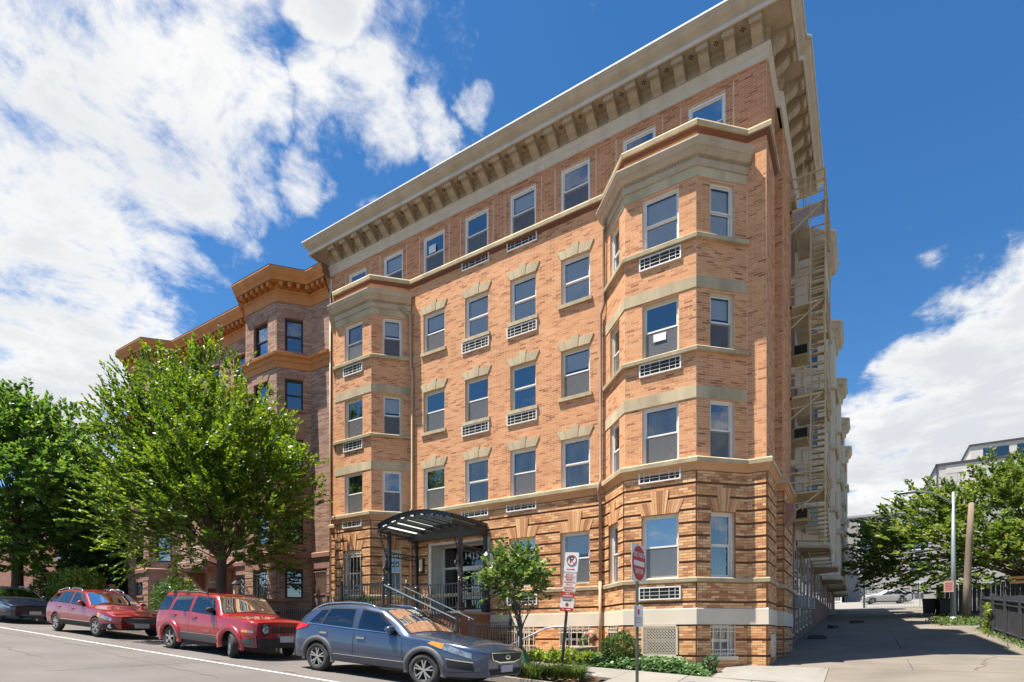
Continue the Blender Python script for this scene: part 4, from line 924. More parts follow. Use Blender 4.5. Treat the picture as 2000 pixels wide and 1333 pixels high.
# ---------------------------------------------------------------- the neighbouring house
NB = thing('row_apartment_house', 'brown Roman-brick apartment house with orange cornices left of the entrance', 'building')
NP = [(-34.9, 0), (-34.5, 0), (-33.5, -1.1), (-31.2, -1.1), (-30.2, 0), (-23.3, 0), (-22.27, -1.1), (-19.94, -1.1), (-19.0, 0), (-17.68, 0)]
NS = [(Vector(a), Vector(b)) for a, b in zip(NP, NP[1:])]; nd = [(b-a).normalized() for a, b in NS]; nh = {i: [] for i in range(len(NS))}; nw = []
def nreg(i, s, w, a, b, **k): nh[i].append((s-w/2, s+w/2, a, b)); nw.append((i, s, w, a, b, k))
for i, s, w in ((1, .75, .76), (2, 1.15, 1.05), (3, .72, .76), (6, 1.15, 1.05), (7, .71, .77)):
    for (a, b) in ((2.55, 3.88), (5.0, 6.5), (8.2, 9.75), (11.05, 12.4), (13.6, 15.12)): nreg(i, s, w, a+(.6 if i < 4 and a < 3 else 0), b+(.3 if i < 4 and a < 3 else 0), frame='dark_frame', mode='room', screen=False)
for xc in (-29.0, -26.75, -24.5):
    for (a, b) in ((5.2, 6.6), (8.2, 9.75), (11.05, 12.4), (13.6, 15.05)): nreg(4, xc+30.2, .95, a, b, frame='dark_frame', mode='room', screen=False)
nreg(4, 1.2, .9, 2.9, 4.0, frame='dark_frame', mode='room', screen=False); nreg(4, 5.9, .8, 2.7, 3.9, frame='dark_frame', mode='room', screen=False)
nh[4].append((3.5, 4.9, 1.2, 3.75)); nh[8].append((.10, 1.1, .6, 3.85))
m = MB()
for i, (a, b) in enumerate(NS): wall_mesh(m, a, b, -.5, 15.9, nh[i])
m.box(-34.9, -17.7, 14, 14.1, 0, 16).box(-34.9, -34.8, 0.02, 14, 0, 16).box(-34.9, -17.7, .02, 14, 15.95, 16.05)
nwl = m.build('wall', 'mortar_roman', NB)
lst = []; low = []
for i, (a, b) in enumerate(NS):
    lst += brick_list(a, b, 4.62, 15.85, nh[i]+[(-1, 99, 12.86, 13.46)], .012, ch=.06, bl=.38, seed=i)
    zz = 1.2; bands = []
    while zz < 4.1: bands.append((zz+.03, zz+.36)); zz += .39
    low += brick_list(a, b, 1.2, 4.02 if i not in (3, 6, 7, 8) else 3.86, nh[i], .05, ch=.066, bl=.38, bands=bands, seed=i)
tag(put(brick_mesh(lst, 'brick_courses', 'brick_roman'), 'brick_courses', nwl), kind='stuff'); tag(put(brick_mesh(low, 'brick_courses', 'brick_roman'), 'brick_courses', nwl), kind='stuff')
def ncourse(prof, mat, nm): return molding(MB(), NP, prof).build(nm, mat, NB)
ncourse([(0, 3.9), (.03, 3.9), (.03, 4.36), (.10, 4.4), (.11, 4.58), (.06, 4.63), (0, 4.64)], 'brownstone', 'stone_band')
ncourse([(0, -.4), (.07, -.4), (.07, 1.15), (.03, 1.22), (0, 1.22)], 'brownstone', 'stone_base')
ncourse([(0, 12.86), (.04, 12.86), (.05, 13.12), (.10, 13.16), (.12, 13.30), (.22, 13.36), (.24, 13.46), (0, 13.52)], 'orange_paint', 'belt_cornice')
ncourse([(0, 15.80), (.04, 15.80), (.05, 16.2), (.12, 16.24), (.12, 16.30), (.06, 16.32), (.06, 16.56), (.38, 16.58), (.40, 16.56), (.42, 16.70), (.50, 16.80), (.56, 17.0), (.56, 17.06)], 'orange_paint', 'cornice')
ncourse([(.56, 17.06), (.57, 17.08), (.1, 17.12), (-.5, 17.1)], 'dark_trim', 'cornice_cap')
md_ = MB().box(-.075, .075, -.36, -.05, 16.36, 16.55).mesh('modillion', 'orange_paint')
for i, (a, b) in enumerate(NS):
    L = (b-a).length; k = max(1, round(L/.36))
    for j in range(k): p = a+nd[i]*(L*(j+.5)/k); put(md_, 'modillion', NB, (p.x, p.y, 0), math.atan2(nd[i].y, nd[i].x))
for (i, s, w, a, b, k) in nw:
    window(NB, NS[i][0], nd[i], s, w, a, b-a, **k)
    if a > 5: voussoirs(NB, NS[i][0], nd[i], s, w, b, .26, .14, .06, 'brownstone', out=.035, n=3)
    if a > 5 or a < 4: box_on(NB, NS[i][0], nd[i], s, a-.12, -w/2-.1, w/2+.1, -.1, .10, .12, 'brownstone', 'window_sill')
for (i, s, w, a) in ((6, 1.15, 1.05, 2.55), (2, 1.15, 1.05, 3.15), (4, 5.9, .8, 2.7)):
    m = MB()
    for x in lin(-w/2+.05, w/2-.05, 7): m.bar((x, .03, 0), (x, .03, 1.2), .016)
    m.bar((-w/2, .03, 1.15), (w/2, .03, 1.15), .03)
    for j in range(3): m.bar((-.1, .02, .15+.3*j), (.12, .02, .3+.3*j), .03).bar((.12, .02, .3+.3*j), (-.1, .02, .45+.3*j), .03)
    m.build('window_bars', 'lamp_grey', **local(NB, NS[i][0], nd[i], s, a))
m = MB().box(-.33, .35, 1.0-.97, 1.0-.93, .55, 3.8); m.build('gate', 'pipe_brown', **local(NB, NS[8][0], nd[8], .6, 0))
m = MB()
for x in lin(-.40, .42, 7): m.bar((x, -.01, 2.75), (x, -.01, 3.75), .03)
m.bar((-.42, -.01, 3.75), (.44, -.01, 3.75), .05).bar((-.42, -.01, 2.73), (.44, -.01, 2.73), .05).bar((-.42, -.01, .5), (-.42, -.01, 3.75), .05).bar((.44, -.01, .5), (.44, -.01, 3.75), .05).box(-.42, .44, 0, .02, .5, 2.73)
gt = m.build('gate', 'stucco_brown', **local(NB, NS[8][0], nd[8], .6, 0))
MB().box(-.48, .5, .35, .4, .4, 3.85).build('gate_recess', 'room', **local(NB, NS[8][0], nd[8], .6, 0))
# porch with balcony and sign
m = MB().box(-27.6, -24.9, -1.5, -.03, 4.28, 4.50).box(-27.5, -25.0, -1.4, -.03, 4.15, 4.28); m.build('porch_hood', 'brownstone', NB)
for x in (-27.3, -25.4): MB().prism([(x, -1.25, 4.15), (x, -1.25, 4.0), (x, -.75, 3.6), (x, -.3, 3.2), (x, -.05, 2.8), (x, -.05, 4.15)], (.25, 0, 0)).build('porch_bracket', 'brownstone', NB)
MB().box(-27.15, -25.05, -.35, -.06, 3.35, 4.14).box(-27.15, -26.75, -.35, -.06, 1.2, 3.35).box(-25.4, -25.05, -.35, -.06, 1.2, 3.35).build('door_surround', 'brownstone', NB)
MB().box(-26.55, -25.5, -.42, -.36, 3.62, 3.92).build('name_plate', 'sandstone', NB)
put(text_mesh('LEXIN', .17, 'sign_black', .004, 'name_lettering'), 'name_lettering', NB, (-26.2, -.428, 3.77))
MB().box(-26.7, -25.4, .25, .3, 1.0, 3.4).build('door', 'sign_black', NB)
m = MB().bar((-27.55, -1.45, 5.3), (-24.95, -1.45, 5.3), .04).bar((-27.55, -1.45, 4.6), (-24.95, -1.45, 4.6), .03)
for x in lin(-27.5, -25, 16): m.bar((x, -1.45, 4.5), (x, -1.45, 5.3), .016)
m.build('balcony_rail', 'cream_paint', NB)
for x in (-28.0, -24.35):
    lo = MB().box(x-.14, x+.14, -.44, -.16, 3.42, 3.47).lathe([(.22, 0), (.17, .08), (.05, .16), (0, .2)], (x, -.3, 3.47), 8).box(x-.11, x+.11, -.41, -.19, 2.93, 2.97).box(x-.03, x+.03, -.33, -.27, 2.0, 2.95)
    for (u, v) in ((-.11, -.41), (.1, -.41), (-.11, -.2), (.1, -.2)): lo.box(x+u, x+u+.015, v, v+.015, 2.95, 3.45)
    o = lo.build('lantern', 'iron_black', NB); MB().box(x-.09, x+.09, -.39, -.21, 2.97, 3.42).build('lamp_glass', 'cream_frame', o)
MB().box(-22.6, -19.2, -2.4, -1.2, .2, 2.35).box(-22.7, -19.1, -2.5, -1.2, 2.35, 2.45).build('areaway_wall', 'brownstone', NB)
railing('iron_fence', 'dark iron fence in front of the neighbouring house gate', (-19.0, -2.6, gz(-19, -2.6)), (-14.2, -2.6, gz(-14.2, -2.6)), 1.25, cat='fence')
railing('iron_fence', 'dark iron fence in front of the barred neighbouring windows', (-27.0, -2.6, gz(-27, -2.6)), (-22.8, -2.6, gz(-22.8, -2.6)), 1.15, cat='fence')
# ---------------------------------------------------------------- cars
def smooth_curve(pts, rad=.12):
    xs = np.linspace(pts[0][0], pts[-1][0], 400); ys = np.interp(xs, [p[0] for p in pts], [p[1] for p in pts])
    k = max(1, int(rad/(xs[1]-xs[0]))); ker = np.hanning(2*k+3)[1:-1]; ker /= ker.sum(); pad = len(ker)//2
    y2 = np.convolve(np.pad(ys, pad, mode='edge'), ker, 'valid')
    return lambda x: float(np.interp(x, xs, y2))
class Car:
    def __init__(c, name, label, cat, loc, P, group=None, tilt=.069):
        c.P = P; c.t = thing(name, label, cat, loc, 0, group); c.t.rotation_euler = (0, tilt, 0); c.t.scale = (1, 1, P.get('zs', 1))
        c.belt = smooth_curve(P['belt'], .15); c.top = smooth_curve(P['top'], P.get('sm', .16)); c.xr = P['top'][0][0]; c.xf = P['top'][-1][0]; c.W = P['W']; c.sill = P.get('sill', .26)
    def hw(c, x):
        h = c.W/2; e = c.xf-x; r = c.P.get('rf', .55)
        if e < r: h *= c.P.get('kf', .80)+(1-c.P.get('kf', .80))*math.sqrt(max(0, 1-((r-e)/r)**2))
        e = x-c.xr; r = .40
        if e < r: h *= .86+.14*math.sqrt(max(0, 1-((r-e)/r)**2))
        return h
    def zr(c, x): return max(c.top(x)-c.P.get('crown', .05), c.belt(x)+.005)
    def railk(c, x): return .88-c.P.get('tumble', .13)*min(1, max(0, (c.top(x)-c.belt(x)-.1)/.4))
    def ys(c, x, z):
        h = c.hw(x); b = c.belt(x)
        if z <= b:
            m = c.sill+.45*(b-c.sill)
            return h*(1-.055*((m-z)/(m-c.sill+.001))**2) if z < m else h*(1-.045*((z-m)/(b-m+.001))**2)
        t = min(1, (z-b)/max(c.zr(x)-b, .01)); y0 = .955*h; y1 = c.railk(x)*h
        return y0+(y1-y0)*(t**1.25)
    def roof(c, x, u):
        yr = c.railk(x)*c.hw(x); z = c.zr(x); return (yr*u, z+(c.top(x)-z)*(1-u*u))
    def bottom(c, x):
        z = c.sill+c.P.get('rake', 0)*max(0, x-c.P['wb']-.5)
        for xw in (0, c.P['wb']):
            dx = abs(x-xw)/c.P['rs']; ra = c.P['r']*1.16
            if dx < ra: z = max(z, c.P['r']+math.sqrt(ra*ra-dx*dx))
        return min(z, c.belt(x)-.02)
    def body(c, mat):
        xs = list(np.linspace(c.xr, c.xf, 110)); ra = c.P['r']*1.16*c.P['rs']
        for xw in (0, c.P['wb']): xs += [xw-ra+.001, xw-ra-.001, xw+ra-.001, xw+ra+.001, xw-ra*.96, xw+ra*.96]
        xs = sorted(xs); rows = []
        for x in xs:
            zb_, b, zt = c.bottom(x), c.belt(x), c.zr(x); half = []
            for q in (0, .2, .45, .7, .88, 1): z = zb_+(b-zb_)*q; half.append((x, c.ys(x, z), z))
            for q in (.2, .5, .8, 1): z = b+(zt-b)*q; half.append((x, c.ys(x, z), z))
            for u in (.8, .5, .25): y, z = c.roof(x, u); half.append((x, y, z))
            mid = (x, 0, c.top(x)); rows.append([(p[0], -p[1], p[2]) for p in half]+[mid]+half[::-1])
        m = MB(); m.grid(rows)
        for r in (rows[0], rows[-1]): m.add(r, [tuple(range(len(r)))])
        bo = m.build('body', mat, c.t, True); c.body_o = bo
        W2 = c.W/2
        MB().box(c.xr+.12, c.xf-.2, -W2*.78, W2*.78, c.sill-.04, c.sill+.5).build('underbody', 'black_plastic', c.t)
        return bo
    def patch(c, q, mat, name, off=.004, n=(8, 3), sides=(-1, 1), parent=None, smooth=True):
        for sd in sides:
            rows = []
            for i in range(n[0]+1):
                u = i/n[0]; row = []
                for j in range(n[1]+1):
                    v = j/n[1]; x = (q[0][0]*(1-u)+q[1][0]*u)*(1-v)+(q[3][0]*(1-u)+q[2][0]*u)*v; z = (q[0][1]*(1-u)+q[1][1]*u)*(1-v)+(q[3][1]*(1-u)+q[2][1]*u)*v
                    row.append((x, sd*(c.ys(x, z)+off), z))
                rows.append(row)
            MB().grid(rows).build(name, mat, parent or c.t, smooth)
    def glasswin(c, x0, x1, x0t, x1t, a=.10, b=.86, name='side_window', frame='black_plastic'):
        def zz(x, q): return c.belt(x)+(c.zr(x)-c.belt(x))*q
        Q = [(x0, zz(x0, a)), (x1, zz(x1, a)), (x1t, zz(x1t, b)), (x0t, zz(x0t, b))]; e = .035
        c.patch([(x0-e, zz(x0, a)-.02), (x1+e, zz(x1, a)-.02), (x1t+e*.6, zz(x1t, b)+.025), (x0t-e*.6, zz(x0t, b)+.025)], frame, 'window_trim', .004, (10, 4))
        c.patch(Q, 'glass_car_side', name, .009, (10, 4))
    def screen(c, xa, xb, name='windscreen', k=.93):
        rows = []
        fr = []
        for i in range(11):
            x = xa+(xb-xa)*i/10; row = []; r2 = []
            for j in range(-8, 9):
                y, z = c.roof(x, j/8*k); nx = .012 if xb < xa else -.012; row.append((x+nx, y, z+.010)); y, z = c.roof(x, j/8*min(1, k*1.05)); r2.append((x+nx*.4, y, z+.004))
            rows.append(row); fr.append(r2)
        MB().grid(fr).build('screen_surround', 'car_interior', c.t, True); MB().grid(rows).build(name, 'glass_screen', c.t, True)
    def arch(c, mat, w=.07, off=.018):
        for xw in (0, c.P['wb']):
            for sd in (-1, 1):
                rows = []
                for i in range(25):
                    t = math.pi*(1.07-1.14*i/24); row = []
                    for rr, o in ((c.P['r']*1.13, -.05), (c.P['r']*1.13, off), (c.P['r']*1.16+w, off), (c.P['r']*1.16+w+.015, -.002)):
                        x = xw+rr*c.P['rs']*math.cos(t); z = c.P['r']+rr*math.sin(t); x = min(max(x, c.xr+.02), c.xf-.02)
                        row.append((x, sd*(c.ys(x, max(min(z, c.belt(x)), c.sill))+o), z))
                    rows.append(row)
                MB().grid(rows).build('wheel_arch_trim', mat, c.t, True)
    def wheels(c, spokes=5, double=True, turn=0.0, rim='alloy', face=.66, width=.21):
        r = c.P['r']; k = face*r; ty = MB()
        ty.lathe([(k*.98, .02), (k, 0), (r*.80, -.012), (r*.92, .0), (r*.985, .03), (r, .06), (r, width-.06), (r*.985, width-.03), (r*.9, width), (k, width)], n=36, axis='y', cap=False)
        tm = ty.mesh('tyre', 'tyre', True)
        rm = MB().lathe([(k, .015), (k*.95, .004), (k*.90, .03), (k*.88, .10)], n=36, axis='y', cap=False); 
        for s in range(spokes):
            for dd in ((-.20, .20) if double else (0,)):
                a = 2*math.pi*s/spokes+.3; a2 = a+dd
                p = Vector((k*.14*math.cos(a), .022, k*.14*math.sin(a))); q = Vector((k*.92*math.cos(a2), .012, k*.92*math.sin(a2))); rm.bar(p, q, k*.13 if double else k*.26, .03, up=(0, 1, 0))
        rm.lathe([(0, .008), (k*.15, .010), (k*.22, .03)], n=16, axis='y', cap=False); rmm = rm.mesh('rim', rim)
        dk = MB().lathe([(0, .09), (k*.97, .09)], n=24, axis='y').lathe([(0, .085), (k*.6, .085), (k*.6, .07), (0, .07)], n=20, axis='y').mesh('brake_disc', 'sign_black')
        for xw in (0, c.P['wb']):
            for sd in (-1, 1):
                y = sd*(c.W/2-.015); w = put(tm, 'wheel', c.t, (xw, y, r))
                w.scale = (c.P['rs'], 1, 1); w.rotation_euler = (0, .4*xw, 0 if sd < 0 else math.pi)
                if c.P['rs'] != 1: w.rotation_euler = (0, 0, 0 if sd < 0 else math.pi)
                if xw > 0 and turn: w.rotation_euler.z += turn
                put(rmm, 'rim', w); put(dk, 'brake_disc', w)
    def seam(c, x0, z0, x1, z1, w=.012): c.patch([(x0-w/2, z0), (x0+w/2, z0), (x1+w/2, z1), (x1-w/2, z1)], 'black_plastic', 'door_seam', .0025, (1, 8))
    def handle(c, x, z, mat):
        for sd in (-1, 1):
            y = sd*(c.ys(x, z)+.02); MB().box(x-.13, x+.13, y-.018, y+.018, z-.018, z+.022).build('door_handle', mat, c.t)
    def mirror(c, x, z, mat):
        for sd in (-1, 1):
            y = sd*(c.ys(x, z)+.14); m = MB().lathe([(0, -.13), (.05, -.12), (.085, -.05), (.095, .03), (.08, .10), (0, .11)], n=14, axis='x'); 
            m.v = [(p[0]*.9+x, p[1]*1.25+y, p[2]*.85+z) for p in m.v]; m.build('mirror', mat, c.t, True)
            MB().bar((x+.02, sd*c.ys(x, c.belt(x)), z-.08), (x, y, z-.03), .06, .04).build('mirror_arm', 'black_plastic', c.t)
    def cabin(c, x0, x1):
        h = c.W/2*.80; z = c.belt(0)-.08
        MB().box(x0, x1, -h, h, .5, z-.12).build('cabin_floor', 'car_interior', c.t)
        for xs in c.P.get('seats', (x0+.9, x0+2.1)):
            for y in (-.40, .40): MB().prism([(xs, y-.25, z-.2), (xs-.22, y-.25, z+.28), (xs-.10, y-.25, z+.28), (xs+.14, y-.25, z-.2)], (0, .5, 0)).box(xs-.24, xs-.12, y-.13, y+.13, z+.27, z+.46).build('seat', 'car_interior', c.t)
        MB().box(x1-.25, x1+.1, -h*.95, h*.95, z-.15, z+.04).build('dashboard', 'grey_plastic', c.t)
    def nose(c, pts, mat, name, off=.02, y0=None, dx=0):
        """flat piece on the nose, outline in (y,z)"""
        x = c.xf+dx; return MB().prism([(x-.05, y, z) for (y, z) in pts], (.05+off, 0, 0)).build(name, mat, c.t)
    def rails(c, x0, x1, mat='chrome', h=.05):
        for sd in (-1, 1):
            pts = []
            for i in range(13):
                q = i/12; x = x0+(x1-x0)*q; y, z = c.roof(x, .97); lift = h*min(1, 6*q, 6*(1-q)); pts.append((x, sd*y, z+.005+lift))
            MB().tube(pts, .022, 6).build('roof_rail', mat, c.t, True)
glassmat('glass_car_side', (.22, .25, .26), .09, .01, .55); glassmat('glass_screen', (.5, .58, .58), .05, .01, .8)
def car_z(x, y): return rz_(x, y)-.004
Yc = -7.57
# --- blue crossover (nearest)
P = dict(zs=1.07, wb=3.47, W=2.14, r=.335, rs=1.25, sill=.30, crown=.06, tumble=.17, rf=.95, kf=.62,
         belt=[(-1.02, .93), (-.6, 1.03), (0, 1.06), (1.4, 1.01), (2.6, .97), (3.2, .95), (4.0, .92), (4.6, .87), (4.9, .78)],
         top=[(-1.02, 1.02), (-.93, 1.22), (-.55, 1.47), (-.1, 1.58), (.7, 1.635), (1.4, 1.625), (1.95, 1.55), (2.45, 1.33), (2.95, 1.07), (3.4, 1.05), (4.1, 1.0), (4.6, .93), (4.9, .82)], seats=(.5, 1.75))
k = Car('parked_car', 'steel-blue crossover with grey wheel-arch cladding, nearest the kerb tree', 'car', (-9.28, Yc+1.07, car_z(-9.28, Yc)), P, 'cars parked along the kerb')
k.body('paint_blue'); k.arch('grey_plastic', .085); k.wheels(5, True, .06)
k.patch([(.5, .30), (2.95, .30), (2.95, .43), (.5, .43)], 'grey_plastic', 'sill_cladding', .014, (14, 2)); k.patch([(.55, .445), (2.9, .445), (2.9, .46), (.55, .46)], 'chrome', 'sill_strip', .012, (14, 1))
k.glasswin(-.42, .02, -.16, .12, .12, .80); k.glasswin(.09, 1.16, .19, 1.06, .10, .84); k.glasswin(1.36, 2.72, 1.30, 1.92, .10, .86)
k.screen(2.90, 1.98); k.screen(-.93, -.58, 'rear_window', .8); k.cabin(-.5, 2.6)
for a in ((1.27, .45, 1.25, 1.0), (.12, .8, .02, 1.0), (2.86, .50, 2.78, .95)): k.seam(*a)
k.handle(.22, .90, 'chrome'); k.handle(1.52, .86, 'chrome'); k.mirror(2.45, 1.10, 'paint_blue'); k.rails(-.6, 1.75)
k.patch([(3.60, .86), (4.66, .66), (4.64, .76), (3.98, .91)], 'lamp_clear', 'headlight', .012, (12, 4)); k.patch([(3.54, .89), (3.95, .80), (4.0, .90), (3.66, .935)], 'lamp_amber', 'turn_signal', .016, (6, 3))
k.patch([(-1.0, .88), (-.45, 1.0), (-.38, 1.07), (-.98, 1.10)], 'lamp_red', 'tail_light', .014, (8, 3))
k.patch([(3.95, .26), (4.88, .30), (4.88, .40), (3.95, .34)], 'grey_plastic', 'bumper_cladding', .016, (12, 2)); k.patch([(4.12, .44), (4.72, .42), (4.68, .57), (4.10, .60)], 'black_plastic', 'fog_recess', .014, (8, 3)); k.patch([(4.08, .605), (4.70, .575), (4.70, .60), (4.08, .63)], 'chrome', 'fog_trim', .018, (8, 1))
k.nose([(-.62, .79), (.62, .79), (.56, .64), (.3, .575), (-.3, .575), (-.56, .64)], 'chrome', 'grille_surround', .035); k.nose([(-.58, .77), (.58, .77), (.52, .65), (.28, .60), (-.28, .60), (-.52, .65)], 'sign_black', 'grille', .045)
m = MB()
for i in range(-9, 10): 
    for j in range(4): m.box(k.xf+.045, k.xf+.052, i*.055-.006+(j % 2)*.027, i*.055+.012+(j % 2)*.027, .635+j*.032, .648+j*.032)
tag(m.build('grille_mesh', 'grey_plastic', k.t), kind='stuff')
m = MB().lathe([(0, .055), (.09, .055), (.09, .04), (0, .04)], n=20, axis='x'); m.v = [(p[0]+k.xf, p[1]*1.1, p[2]*.55+.69) for p in m.v]; m.build('emblem', 'chrome', k.t)
e = put(text_mesh('KIA', .075, 'sign_black', .002, 'emblem_lettering'), 'emblem_lettering', k.t, (k.xf+.058, 0, .69), R(90))
k.nose([(-.62, .46), (.62, .46), (.55, .34), (-.55, .34)], 'black_plastic', 'lower_grille', .02); k.nose([(-.22, .53), (.22, .53), (.22, .39), (-.22, .39)], 'plate', 'licence_plate', .05)
MB().box(2.5, 2.66, -.78, -.6, 1.13, 1.20).build('parking_sticker', 'lamp_amber', k.t)
k.patch([(-.45, 1.085), (2.72, 1.00), (2.72, 1.018), (-.45, 1.103)], 'chrome', 'belt_strip', .012, (20, 1))
k.patch([(.2, .62), (2.8, .60), (2.8, .612), (.2, .632)], 'paint_blue', 'door_crease', .012, (20, 1)); k.screen(.15, 1.72, 'roof_glass', .72)
for sd in (-1, 1): k.patch([(2.95, 1.01), (4.5, .90), (4.5, .908), (2.95, 1.02)], 'black_plastic', 'bonnet_seam', .004, (16, 1), (sd,))
# --- red boxy off-roader
P = dict(zs=1.09, wb=3.25, W=2.10, r=.33, rs=1.22, sill=.32, crown=.045, tumble=.14, rf=.40, kf=.86, sm=.09,
         belt=[(-1.02, 1.03), (0, 1.09), (2.5, 1.05), (3.4, 1.03), (4.0, 1.0), (4.28, .94)],
         top=[(-1.02, 1.08), (-.97, 1.25), (-.82, 1.60), (-.65, 1.66), (1.2, 1.68), (2.0, 1.65), (2.2, 1.60), (2.66, 1.15), (2.80, 1.115), (4.15, 1.05), (4.28, .98)], seats=(.5, 1.75))
j = Car('parked_car', 'red boxy off-roader with a seven-slot grille and its front wheel turned out', 'car', (-16.26, Yc+1.05, car_z(-16.26, Yc)), P, 'cars parked along the kerb')
j.body('paint_red'); j.arch('paint_red', .12, .055); j.wheels(5, False, -.42, face=.62, width=.23)
j.patch([(.42, .33), (2.85, .33), (2.85, .52), (.42, .52)], 'grey_plastic', 'door_cladding', .014, (14, 2)); j.patch([(.42, .525), (2.85, .525), (2.85, .54), (.42, .54)], 'chrome', 'door_strip', .013, (14, 1))
j.glasswin(-.80, -.18, -.66, -.12, .12, .82); j.glasswin(.02, .98, .12, .96, .10, .84); j.glasswin(1.18, 2.46, 1.16, 2.08, .10, .86)
j.screen(2.64, 2.18, k=.94); j.screen(-.96, -.72, 'rear_window', .85); j.cabin(-.7, 2.4)
for a in ((1.08, .42, 1.07, 1.6), (-.04, .85, -.04, 1.6), (2.72, .52, 2.5, 1.05)): j.seam(*a)
j.handle(.2, .98, 'paint_red'); j.handle(1.35, .95, 'paint_red'); j.mirror(2.28, 1.2, 'black_plastic'); j.rails(-.55, 1.6, 'grey_plastic', .03)
for y in (-.62, .62):
    m = MB().lathe([(0, .03), (.115, .03), (.125, .0), (.125, -.04), (0, -.04)], n=22, axis='x'); m.v = [(p[0]+4.29, p[1]+y, p[2]*.95+.78) for p in m.v]; m.build('headlight', 'lamp_clear', j.t, True)
    m = MB().lathe([(.12, .025), (.14, .035), (.15, .0)], n=22, axis='x'); m.v = [(p[0]+4.29, p[1]+y, p[2]*.95+.78) for p in m.v]; m.build('headlight_ring', 'black_plastic', j.t, True)
    MB().box(4.27, 4.315, y-.05, y+.05, .38, .46).build('fog_light', 'lamp_clear', j.t)
j.patch([(3.86, .70), (4.08, .70), (4.08, .76), (3.86, .76)], 'lamp_amber', 'turn_signal', .03, (3, 1)); j.patch([(4.08, .70), (4.26, .70), (4.26, .75), (4.08, .76)], 'lamp_clear', 'turn_signal', .03, (3, 1))
for i in range(7): j.nose([((i-3)*.12-.037, .87), ((i-3)*.12+.037, .87), ((i-3)*.12+.037, .69), ((i-3)*.12-.037, .69)], 'sign_black', 'grille_slot', .015)
j.nose([(-.90, .56), (.90, .56), (.82, .32), (-.82, .32)], 'black_plastic', 'front_bumper', .10); j.nose([(-.82, .60), (.82, .60), (.86, .56), (-.86, .56)], 'paint_red', 'bumper_top', .08); j.nose([(-.22, .62), (.22, .62), (.22, .46), (-.22, .46)], 'plate', 'licence_plate', .13)
j.patch([(3.6, .33), (4.27, .36), (4.27, .56), (3.75, .50)], 'grey_plastic', 'bumper_corner', .02, (8, 2))
for sd, rot in ((-1, 0), (1, math.pi)): put(text_mesh('PATRIOT', .08, 'chrome', .002, 'badge'), 'badge', j.t, (2.1, sd*(j.ys(2.1, .62)+.012), .62), rot)
MB().box(2.42, 2.56, -.72, -.56, 1.2, 1.27).build('parking_sticker', 'sign_white', j.t)
# --- maroon wagon
P = dict(zs=1.07, wb=3.45, W=2.05, r=.325, rs=1.18, sill=.29, crown=.05, tumble=.17, rf=.8, kf=.66,
         belt=[(-1.15, .93), (-.6, 1.02), (0, 1.03), (2.4, .97), (3.2, .93), (4.1, .84), (4.62, .70)],
         top=[(-1.15, 1.0), (-1.05, 1.15), (-.55, 1.47), (.2, 1.575), (1.2, 1.58), (1.9, 1.49), (2.75, 1.06), (3.1, 1.01), (4.1, .90), (4.62, .74)], seats=(.5, 1.75))
s_ = Car('parked_car', 'maroon estate car with roof rails, behind the red off-roader', 'car', (-24.8, Yc+1.02, car_z(-24.8, Yc)+.04), P, 'cars parked along the kerb')
s_.body('paint_maroon'); s_.arch('paint_maroon', .03, .012); s_.wheels(5, True, .05)
s_.patch([(.40, .29), (3.02, .29), (3.02, .44), (.40, .44)], 'black_plastic', 'sill_cladding', .014, (14, 2)); s_.patch([(.45, .455), (3.0, .455), (3.0, .475), (.45, .475)], 'chrome', 'sill_strip', .012, (12, 1))
s_.glasswin(-.68, -.05, -.42, .0, .12, .78); s_.glasswin(.06, 1.1, .2, 1.02, .10, .84); s_.glasswin(1.28, 2.55, 1.2, 1.82, .10, .86); s_.screen(2.72, 1.9); s_.screen(-1.05, -.6, 'rear_window', .8); s_.cabin(-.6, 2.4)
for a in ((1.18, .45, 1.15, 1.0), (.02, .8, -.02, 1.0), (2.72, .50, 2.6, .95)): s_.seam(*a)
s_.handle(.25, .88, 'paint_maroon'); s_.handle(1.45, .85, 'paint_maroon'); s_.mirror(2.3, 1.09, 'paint_maroon'); s_.rails(-.6, .45, 'chrome', .06); s_.rails(.55, 1.6, 'chrome', .06)
s_.patch([(3.70, .66), (4.45, .56), (4.42, .66), (3.72, .80)], 'lamp_clear', 'headlight', .012, (10, 4)); s_.patch([(3.62, .68), (3.78, .65), (3.80, .79), (3.62, .82)], 'lamp_amber', 'turn_signal', .015, (4, 3))
s_.patch([(3.8, .30), (4.58, .30), (4.52, .47), (4.0, .45)], 'black_plastic', 'bumper_cladding', .016, (10, 2))
for sd in (-1, 1):
    m = MB().lathe([(0, .02), (.09, .02), (.11, .0)], n=18, axis='x'); yy = s_.ys(4.35, .38); m.v = [(p[0]+4.40, sd*(yy-.02)+p[1], p[2]*.75+.385) for p in m.v]; m.build('fog_light', 'chrome', s_.t, True)
s_.nose([(-.55, .68), (.55, .68), (.62, .58), (.48, .48), (-.48, .48), (-.62, .58)], 'chrome', 'grille_surround', .03); s_.nose([(-.52, .66), (.52, .66), (.57, .58), (.45, .50), (-.45, .50), (-.57, .58)], 'grey_plastic', 'grille', .04)
s_.nose([(-.24, .50), (.24, .50), (.24, .34), (-.24, .34)], 'plate', 'licence_plate', .06); s_.nose([(-.6, .38), (.6, .38), (.5, .28), (-.5, .28)], 'black_plastic', 'lower_grille', .02)
